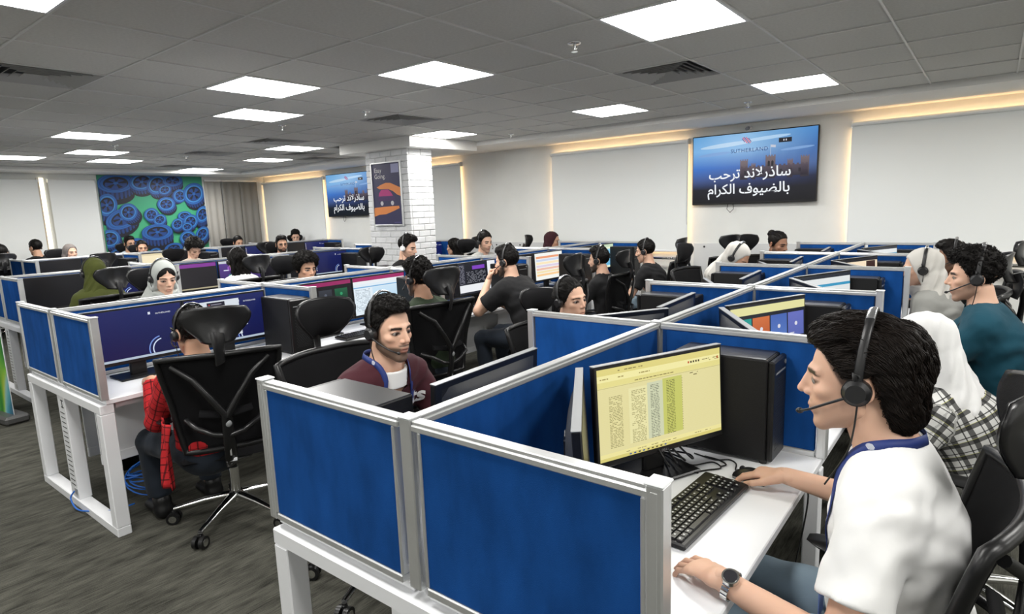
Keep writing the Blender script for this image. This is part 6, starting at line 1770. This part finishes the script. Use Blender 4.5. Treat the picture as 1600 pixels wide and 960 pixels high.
def glasses(root, HM):
    q = G()
    for s in (-1, 1):
        q.tube([(s*0.033+0.021*math.cos(2*PI*k/18), 0.099-0.10*abs(0.021*math.cos(2*PI*k/18)+0.033-0.03)*0.5, -0.002+0.017*math.sin(2*PI*k/18)) for k in range(18)], 0.0018, 5, closed=True)
        q.tube([(s*0.054, 0.094, 0.002), (s*0.078, 0.06, 0.003), (s*0.082, -0.005, 0.0)], 0.0018, 5)
    q.tube([(-0.012, 0.101, 0.0), (0, 0.104, 0.002), (0.012, 0.101, 0.0)], 0.0018, 5)
    o = q.build('glasses', M_HSET, root); o.matrix_local = HM
# ================================================================== THE PEOPLE
C_WHITE = cloth('cotton_white', (0.80, 0.80, 0.79), wr=0.35)
C_MAROON = cloth('fleece_maroon', (0.055, 0.012, 0.018), wr=0.35)
C_BLACK = cloth('cotton_black', (0.008, 0.008, 0.009))
C_TEAL = cloth('shirt_teal', (0.006, 0.055, 0.085), wr=0.6)
C_GREEN = cloth('shirt_green', (0.022, 0.035, 0.018))
C_GREY = cloth('jacket_grey', (0.33, 0.33, 0.31), wr=0.6)
C_OLIVE = cloth('scarf_olive', (0.060, 0.070, 0.014), wr=0.3)
C_SILVER = cloth('scarf_silver', (0.40, 0.42, 0.40), wr=0.3)
C_OFFW = cloth('scarf_off_white', (0.60, 0.58, 0.54), wr=0.3)
C_BRIGHTW = cloth('scarf_white', (0.78, 0.78, 0.77), wr=0.3)
C_WINE = cloth('scarf_wine', (0.040, 0.010, 0.014), wr=0.3)
C_TAUPE = cloth('scarf_taupe', (0.16, 0.14, 0.13), wr=0.3)
C_DENIM = cloth('dark_denim', (0.012, 0.017, 0.026)); C_LDENIM = cloth('light_denim', (0.20, 0.27, 0.33), wr=0.5)
C_KHAKI = cloth('grey_trousers', (0.10, 0.10, 0.09)); C_CREAM = cloth('top_cream', (0.55, 0.48, 0.40))
C_LBLUE = cloth('shirt_pale_blue', (0.45, 0.52, 0.60))
P_RED = plaid('plaid_red', (0.42, 0.018, 0.022), [('h', 1, 0.10, 0, (0.03, 0.005, 0.006), 0.8), ('v', 1, 0.10, 0, (0.03, 0.005, 0.006), 0.8), ('h', 1, 0.04, 0.5, (0.01, 0.005, 0.006), 0.9), ('v', 1, 0.04, 0.5, (0.01, 0.005, 0.006), 0.9)], 14)
P_BW = plaid('plaid_black_white', (0.62, 0.62, 0.60), [('h', 1, 0.30, 0, (0.02, 0.02, 0.02), 0.85), ('v', 1, 0.30, 0, (0.02, 0.02, 0.02), 0.85), ('h', 1, 0.07, 0.5, (0.02, 0.02, 0.02), 0.9), ('v', 1, 0.07, 0.5, (0.02, 0.02, 0.02), 0.9), ('v', 1, 0.03, 0.7, (0.5, 0.5, 0.1), 0.7)], 20)

# the young man in the white T-shirt, nearest the camera
FG = person('foreground', (-0.222, 1.535, 1.222), 180, 'man in a white T-shirt with a headset, typing at the near right desk',
    dict(chair='black office chair of the white T-shirt man at the right edge', lod=0, skin='light', hair='mullet', hairmat=M_HAIRB, chback=0.125, lean=3, headset=-1, beard=0.16, pitch=-6, yaw=2, shirt=C_WHITE, sleeve='short', loose=0.020, belly=0.014, wrinkle=0.0028,
         pants=C_LDENIM, jaw=0.98, neckf=0.085, neckhole=0.012, collar=(C_WHITE, 0.014, 0.004), gaze=(0, 1, -0.25),
         left=dict(wrist=(-0.272, 0.312, 0.788), dir=(0.44, 0.9, -0.10), pole=(-0.35, -1.0, -0.6), pose='type'),
         right=dict(wrist=(0.345, 0.332, 0.795), dir=(0.10, 1.0, -0.10), pole=(0.7, -0.3, -0.9), pose='mouse')))
MAR = person('maroon', (-1.93, 1.62, 1.160), 0, 'man in a maroon sweatshirt with a blue lanyard and headset',
    dict(chair='black chair with a padded headrest behind the maroon sweatshirt man', lod=0, skin='light', hair='fade', lean=20, headset=1, beard=0.52, pitch=-5, yaw=-2, browt=0.0072, shirt=C_MAROON, collar=(C_WHITE, 0.026, 0.016), neckhole=0.034, neckdrop=0.018, collarlow=0.046, loose=0.022, jaw=0.96, gaze=(-0.15, 1, -0.05), build=1.0))
person('red', (-3.22, 1.40, 1.065), 178, 'person in a red plaid shirt seen from behind at the second desk row',
    dict(chair='black mesh office chair on a chrome base under the red plaid shirt person', lod=1, skin='tan', hair='short', lean=3, headset=-1, shirt=P_RED, weave=True, chturn=-24, chside=0.12, chback=0.045, chz=0.97, loose=0.016, belly=0.0, build=0.94, left=dict(wrist=(-0.12, 0.36, 0.792), pole=(-0.25, -0.6, -1)), right=dict(wrist=(0.20, 0.36, 0.792), pole=(0.25, -0.6, -1)), pants=C_DENIM, pitch=-8))
person('hijab_white', (-5.0, 2.02, 1.205), -6, 'woman in a silver white headscarf looking down behind the second desk row',
    dict(chair='black office chair of the silver headscarf woman', lod=1, sex='f', skin='light', scarf=C_SILVER, undercap=True, headset=1, mic=False, shirt=C_SILVER, pitch=-16, lean=16))
person('woman_headset', (-1.93, 3.0, 1.092), -14, 'dark haired woman with a headset looking over the near left partition',
    dict(chair='black office chair of the woman with the headset', lod=1, sex='f', skin='light', chback=0.08, hair='pulled', headset=1, mic=False, shirt=C_BLACK, pitch=-2, lean=5, roll=4, chz=0.90))
person('plaid', (-0.185, 2.78, 1.045), 182, 'woman in a black and white checked shirt and white headscarf',
    dict(chair='black office chair behind the checked shirt woman', lod=1, sex='f', skin='light', scarf=C_BRIGHTW, tail=False, shirt=P_BW, weave=True, pitch=-20, lean=30, loose=0.03, belly=0.02, pants=C_KHAKI))
person('teal', (-0.055, 3.80, 1.215), 180, 'man in a teal shirt with folded arms and a headset',
    dict(chair='black office chair of the teal shirt man', lod=1, skin='light', hair='curly', headset=-1, shirt=C_TEAL, collar=(C_TEAL, 0.030, 0.006), open=True, lean=14, pitch=-5, beard=0.30, loose=0.026,
         left=dict(wrist=(0.06, 0.26, 0.86), dir=(1, 0.2, 0.0), pole=(-1, 0.2, -0.6), pose='rest'), right=dict(wrist=(-0.05, 0.30, 0.90), dir=(-1, 0.0, 0.05), pole=(1, 0.2, -0.6), pose='rest')))
person('grey_hijab', (-0.35, 4.78, 1.15), 182, 'woman in a pale grey headscarf and jacket with a headset',
    dict(chair='black office chair of the pale grey headscarf woman', lod=1, sex='f', skin='light', scarf=C_OFFW, tail=True, headset=-1, mic=False, shirt=C_GREY, loose=0.032, belly=0.02, lean=18, pitch=-8))
person('black_right', (-0.235, 5.88, 1.125), 180, 'dark haired man in black behind the pale grey headscarf woman',
    dict(chair='black office chair at the far right beside the blind', skin='brown', hair='quiff', headset=-1, shirt=C_BLACK, pitch=-8, beard=0.3))
person('green', (-3.2, 2.98, 1.165), 182, 'man with glasses in a dark green shirt seen from behind',
    dict(chair='black office chair of the green shirt man', lod=1, chback=0.12, chturn=-10, skin='olive', hair='curly', headset=-1, glasses=True, shirt=C_GREEN, collar=(C_GREEN, 0.030, 0.006), beard=0.5, lean=10))
person('black_tee', (-3.2, 4.0, 1.195), 186, 'man in a black T-shirt leaning his chin on his hand',
    dict(chair='black office chair behind the black T-shirt man', lod=1, chside=0.12, chback=-0.02, skin='light', hair='fade', headset=-1, shirt=C_BLACK, sleeve='short', beard=0.6, lean=26, pitch=-8, loose=0.024, build=1.1,
         left=dict(wrist=(-0.055, 0.41, 1.045), elbow=(-0.24, 0.40, 0.80), dir=(0.25, -0.15, 1), up=(-0.5, 1, 0.2), pose='fist')))
person('black_chair', (-3.1, 5.36, 1.09), 184, 'bearded man in a black shirt before a high black chair',
    dict(chair='black chair with a high headrest behind the bearded man in black', lod=1, chback=0.13, chz=0.95, skin='light', hair='fade', headset=-1, mic=False, shirt=C_BLACK, beard=0.8, lean=8))
person('black_far', (-3.05, 6.30, 1.11), 184, 'man in a black shirt at the far end of the second desk row',
    dict(chair='black office chair at the far end of the second desk row', lod=1, skin='light', hair='short', headset=-1, shirt=C_BLACK, sleeve='short', lean=18, pants=C_LDENIM, pitch=-10))
person('bun', (-1.76, 6.76, 1.165), -24, 'person with a hair bun below the large television',
    dict(chair='black office chair of the person with a hair bun', skin='brown', hair='bun', shirt=C_KHAKI, pitch=-14, beard=0.4))
person('bent', (-1.74, 5.40, 1.14), -5, 'person in a white headscarf bending over the nearest desk row',
    dict(chair='black office chair of the bent white headscarf person', sex='f', skin='tan', scarf=C_OFFW, headset=1, mic=False, shirt=C_GREY, pitch=-38, lean=30))
person('curly', (-5.0, 3.26, 1.155), -4, 'curly haired person peering over the second desk row',
    dict(chair='black office chair of the curly haired person', lod=1, skin='tan', hair='bigcurl', shirt=C_BLACK, pitch=-10))
person('column_man', (-5.1, 4.62, 1.25), 18, 'man in a dark jacket with a white headset before the brick column',
    dict(chair='black office chair of the man before the brick column', lod=1, skin='light', hair='quiff', headset=1, mic=False, cup=C_BRIGHTW, shirt=C_BLACK, beard=0.25, pitch=-14))
person('smiling', (-5.05, 5.88, 1.235), -12, 'bearded man smiling down right of the brick column',
    dict(chair='black office chair of the smiling man right of the column', lod=1, skin='light', hair='short', shirt=C_GREY, beard=0.3, pitch=-12, headset=-1))
person('wine', (-4.86, 7.12, 1.165), 20, 'person in a wine red headscarf at the back wall',
    dict(chair='black chair of the wine red headscarf person', sex='f', skin='tan', scarf=C_WINE,  shirt=C_WINE, pitch=-8, lean=8))
person('column_woman', (-6.3, 6.62, 1.10), 195, 'dark haired woman beside the brick column looking left',
    dict(chair='black office chair of the woman beside the column', sex='f', skin='light', hair='long', shirt=C_BLACK))
person('olive', (-6.3, 1.96, 1.205), 184, 'person in an olive headscarf seen from behind a chair',
    dict(chair='black chair with glossy headrest behind the olive headscarf', lod=1, sex='f', skin='tan', scarf=C_OLIVE, headset=-1, mic=False, shirt=C_OLIVE, loose=0.03))
person('long_hair', (-6.3, 3.28, 1.19), 182, 'person with long black hair and white top seen from behind',
    dict(chair='black chair with glossy headrest behind the long haired person', lod=1, sex='f', skin='light', hair='long', headset=-1, mic=False, shirt=C_WHITE))
person('bending', (-8.25, 3.74, 1.265), 4, 'dark haired woman in cream bending down in the third desk row',
    dict(chair='black office chair of the dark haired woman bending down', sex='f', skin='light', hair='bigcurl', hairmat=M_HAIR, shirt=C_CREAM, pitch=-34, lean=26))
person('glasses_man', (-8.3, 5.04, 1.23), -18, 'bearded man with glasses facing the camera in the middle distance',
    dict(chair='black office chair of the bearded man with glasses in the middle distance', skin='tan', hair='fade', glasses=True, beard=0.7, shirt=C_BLACK, pitch=-3))
person('corner_boy', (-11.25, 7.16, 1.225), -30, 'dark haired person beneath the smaller television',
    dict(chair='black chair beneath the smaller television', skin='light', hair='curly', shirt=C_BLACK, pitch=-14))
person('mural_man', (-12.2, 4.42, 1.26), -8, 'man with glasses and pale shirt before the tyre mural',
    dict(chair='black chair of the pale shirt man before the mural', skin='tan', hair='fade', glasses=True, beard=0.6, shirt=C_LBLUE, yaw=18))
person('mural_low', (-11.1, 4.20, 1.205), -12, 'low sitting man just right of the pale shirt man',
    dict(chair='black chair of the low sitting man before the mural', skin='tan', hair='short', shirt=C_BLACK, beard=0.3))
person('far_scarf', (-11.2, 3.22, 1.21), 12, 'person in a taupe headscarf at the far left',
    dict(chair='black chair of the taupe headscarf person', sex='f', skin='light', scarf=C_TAUPE, shirt=C_BLACK))
person('far_back', (-12.3, 3.06, 1.285), 200, 'dark haired person left of the bright window gap',
    dict(chair='black chair left of the bright window gap', skin='tan', hair='short', shirt=C_BLACK))
person('far_edge', (-11.7, 2.48, 1.243), 170, 'dark haired person with a headset at the left picture edge',
    dict(chair='black chair at the left picture edge', skin='tan', hair='short', headset=-1, mic=False, shirt=C_BLACK))
person('far_top', (-11.3, 5.96, 1.18), 0, 'person whose black hair shows before the grey curtain',
    dict(chair='black chair before the grey curtain', skin='tan', hair='short', shirt=C_BLACK, pitch=-12))

# ------------------------------------------------------------------ worn things
def trace(ops, p, d, start=0.16):
    """walk from outside along -d until the cloth is met"""
    P = np.array([Vector(p)+Vector(d).normalized()*start], f32); dv = np.array(Vector(d).normalized(), f32)
    for _ in range(60):
        f_ = float(eval_pts(ops, P)[0])
        if f_ < 0.0008: break
        P = P-dv*max(0.0006, f_*0.7)
    return Vector(P[0])
def ribbon(name, pts, dirs, width, m, parent, off=0.003):
    g = G(); vs = []; n = len(pts)
    for i in range(n):
        t = (pts[min(i+1, n-1)]-pts[max(i-1, 0)]).normalized(); d = Vector(dirs[i]).normalized(); w = t.cross(d).normalized()
        for q in (-1, 1): vs.append(pts[i]+d*off+w*q*width/2)
        for q in (1, -1): vs.append(pts[i]+d*(off-0.0016)+w*q*width/2)
    fs = []
    for i in range(n-1):
        a, b = 4*i, 4*i+4
        for j in range(4): fs.append((a+j, a+(j+1) % 4, b+(j+1) % 4, b+j))
    g.add(vs, fs, 0, True); return g.build(name, m, parent)
M_LANY = mat('lanyard_blue', (0.010, 0.028, 0.16), 0.6)
M_MARK = mat('lanyard_mark', (0.75, 0.76, 0.80), 0.6)
def lanyard(pr, drop, neck=0.062):
    ops = pr['shirt']+[('add', rc(pr['N']-pr['up']*0.03, pr['N']*0.55+pr['nb']*0.45, neck, neck-0.004), 0.01)]
    N = pr['N']; ends = []
    for s in (-1, 1):
        pts, ds = [], []
        path = [(0, -0.16, 0.052), (s*0.05, -0.13, 0.052), (s*0.10, -0.06, 0.046), (s*0.115, 0.02, 0.036), (s*0.10, 0.08, 0.010), (s*0.085, 0.12, -0.04),
                (s*0.070, 0.15, -0.12), (s*0.055, 0.16, -0.17), (s*0.04, 0.16, -0.22), (s*0.022, 0.16, -0.28), (s*0.008, 0.16, -0.28-drop)]
        for k, (x, y, z) in enumerate(path):
            c = N+Vector((x*0.25 if k > 4 else 0, 0.02 if k > 4 else 0.0, z))
            d = Vector((x, y, 0.04 if k < 6 else 0.0))
            if k > 5: c = Vector((N.x+x, N.y-0.02, N.z+z)); d = Vector((0.15*s, 1, 0.1))
            pts.append(trace(ops, c, d)); ds.append(d.normalized())
        pp = wob(pts, 4); dd = [v.normalized() for v in wob(ds, 4)]
        lan = ribbon('lanyard', pp, dd, 0.023, M_LANY, pr['root'])
        for k in (14, 26, 36):
            c = pp[min(k, len(pp)-2)]; d = dd[min(k, len(dd)-2)]; t = (pp[min(k+1, len(pp)-1)]-pp[k-1]).normalized(); w = t.cross(d).normalized()
            q = G()
            for j in range(-2, 3):
                h = math.sqrt(max(0, 0.008**2-(j*0.003)**2))
                a, b = c+d*0.0036+t*(j*0.003-0.4*h)-w*h, c+d*0.0036+t*(j*0.003+0.4*h)+w*h
                q.add([a-t*0.0008, b-t*0.0008, b+t*0.0008, a+t*0.0008], [(0,1,2,3)])
            q.build('lanyard_emblem', M_MARK, lan)
        ends.append(pp[-1]+dd[-1]*0.004)
    return (ends[0]+ends[1])*0.5
e = lanyard(FG, 0.02, 0.080)
q = G().cyl(e+Vector((0, -0.002, -0.025)), e+Vector((0, 0.010, -0.025)), 0.018, n=20).build('badge_reel', MATS['cotton_white'], FG['root'])
g_ = G()
for j in range(-2, 3):
    h = math.sqrt(0.011**2-(j*0.0042)**2)
    g_.box((e.x-h, e.y+0.0095, e.z-0.025+j*0.0042-0.001), (e.x+h, e.y+0.0108, e.z-0.025+j*0.0042+0.001))
g_.build('reel_emblem', mat('emblem_red', (0.5, 0.05, 0.10), 0.5), q)
bx_ = G().box((e.x-0.027, e.y+0.004, e.z-0.145), (e.x+0.027, e.y+0.007, e.z-0.060), 0.001)
bd = bx_.build('badge_card', mat('badge_blue', (0.20, 0.28, 0.62), 0.35), FG['root'])
G().box((e.x-0.003, e.y+0.003, e.z-0.062), (e.x+0.003, e.y+0.006, e.z-0.040)).build('badge_clip', M_CHROME, bd)
lanyard(MAR, 0.02, 0.094)
# lettering on the sweatshirt, pressed onto the chest
def chest_text(pr, body, size, x0, z0, m):
    me = text_mesh(body, size, 'sweatshirt_print', align='CENTER', bold=0.003); me.materials.clear(); me.materials.append(m)
    co = np.zeros(len(me.vertices)*3, f32); me.vertices.foreach_get('co', co); co = co.reshape(-1, 3)
    out = []
    for v in co:
        p = trace(pr['shirt'], Vector((pr['N'].x+x0-v[0], pr['N'].y, pr['N'].z+z0+v[1])), (0, 1, 0.05), 0.25); out.append(p+Vector((0, 0.003, 0)))
    me.vertices.foreach_set('co', np.array(out, f32).ravel()); me.update()
    inst('sweatshirt_print', me, pr['root'])
chest_text(MAR, 'Arts', 0.10, -0.070, -0.165, C_WHITE)
# steel wrist watch on the left wrist of the man in white
W = FG['arms'][-1]['M']
arm_d = (FG['arms'][-1]['E']-FG['arms'][-1]['W']).normalized()
wc = FG['arms'][-1]['W']+arm_d*0.022
wm = Matrix.Translation(wc)@frame_from(-arm_d, (0, 0, 1)).to_4x4()
bn = G()
for k in range(22):
    a = 2*PI*k/22
    Mx = wm@Matrix.Rotation(a, 4, 'Y')@Matrix.Translation((0.0325, 0, 0))
    bn.box((-0.0018, -0.0085, -0.0038), (0.0022, 0.0085, 0.0038), 0.0008, M=Mx)
wt = bn.build('watch', mat('watch_steel', (0.62, 0.62, 0.60), 0.22, 1.0), FG['root'])
up_ = wm.to_3x3()@Vector((-0.45, 0, 0.9)); c = wc+up_*0.0335
G().cyl(c-up_*0.004, c+up_*0.005, 0.0200, 0.0185, 24).build('watch_case', MATS['watch_steel'], wt)
G().cyl(c+up_*0.005, c+up_*0.0056, 0.0150, 0.0150, 24).build('watch_dial', mat('watch_dial', (0.03, 0.03, 0.035), 0.15), wt)

# loose tail of the red plaid shirt hanging beside the chair
RED = [o for o in bpy.data.objects if o.name.startswith('person') and 'red plaid' in o.get('label', '')][0]
q = G().grid(lambda u, v: (-0.215-0.02*math.sin(5*u+3*v)-0.02*v, -0.10+0.17*u*(1-0.55*v)+0.03*v, 0.66-0.34*v), 8, 14, thick=0.004)
tl = q.build('shirt_tail', P_RED, RED)
at = tl.data.attributes.new('weave', 'FLOAT_VECTOR', 'POINT')
at.data.foreach_set('vector', [c for v in tl.data.vertices for c in (v.co.y, v.co.z, 0.0)])
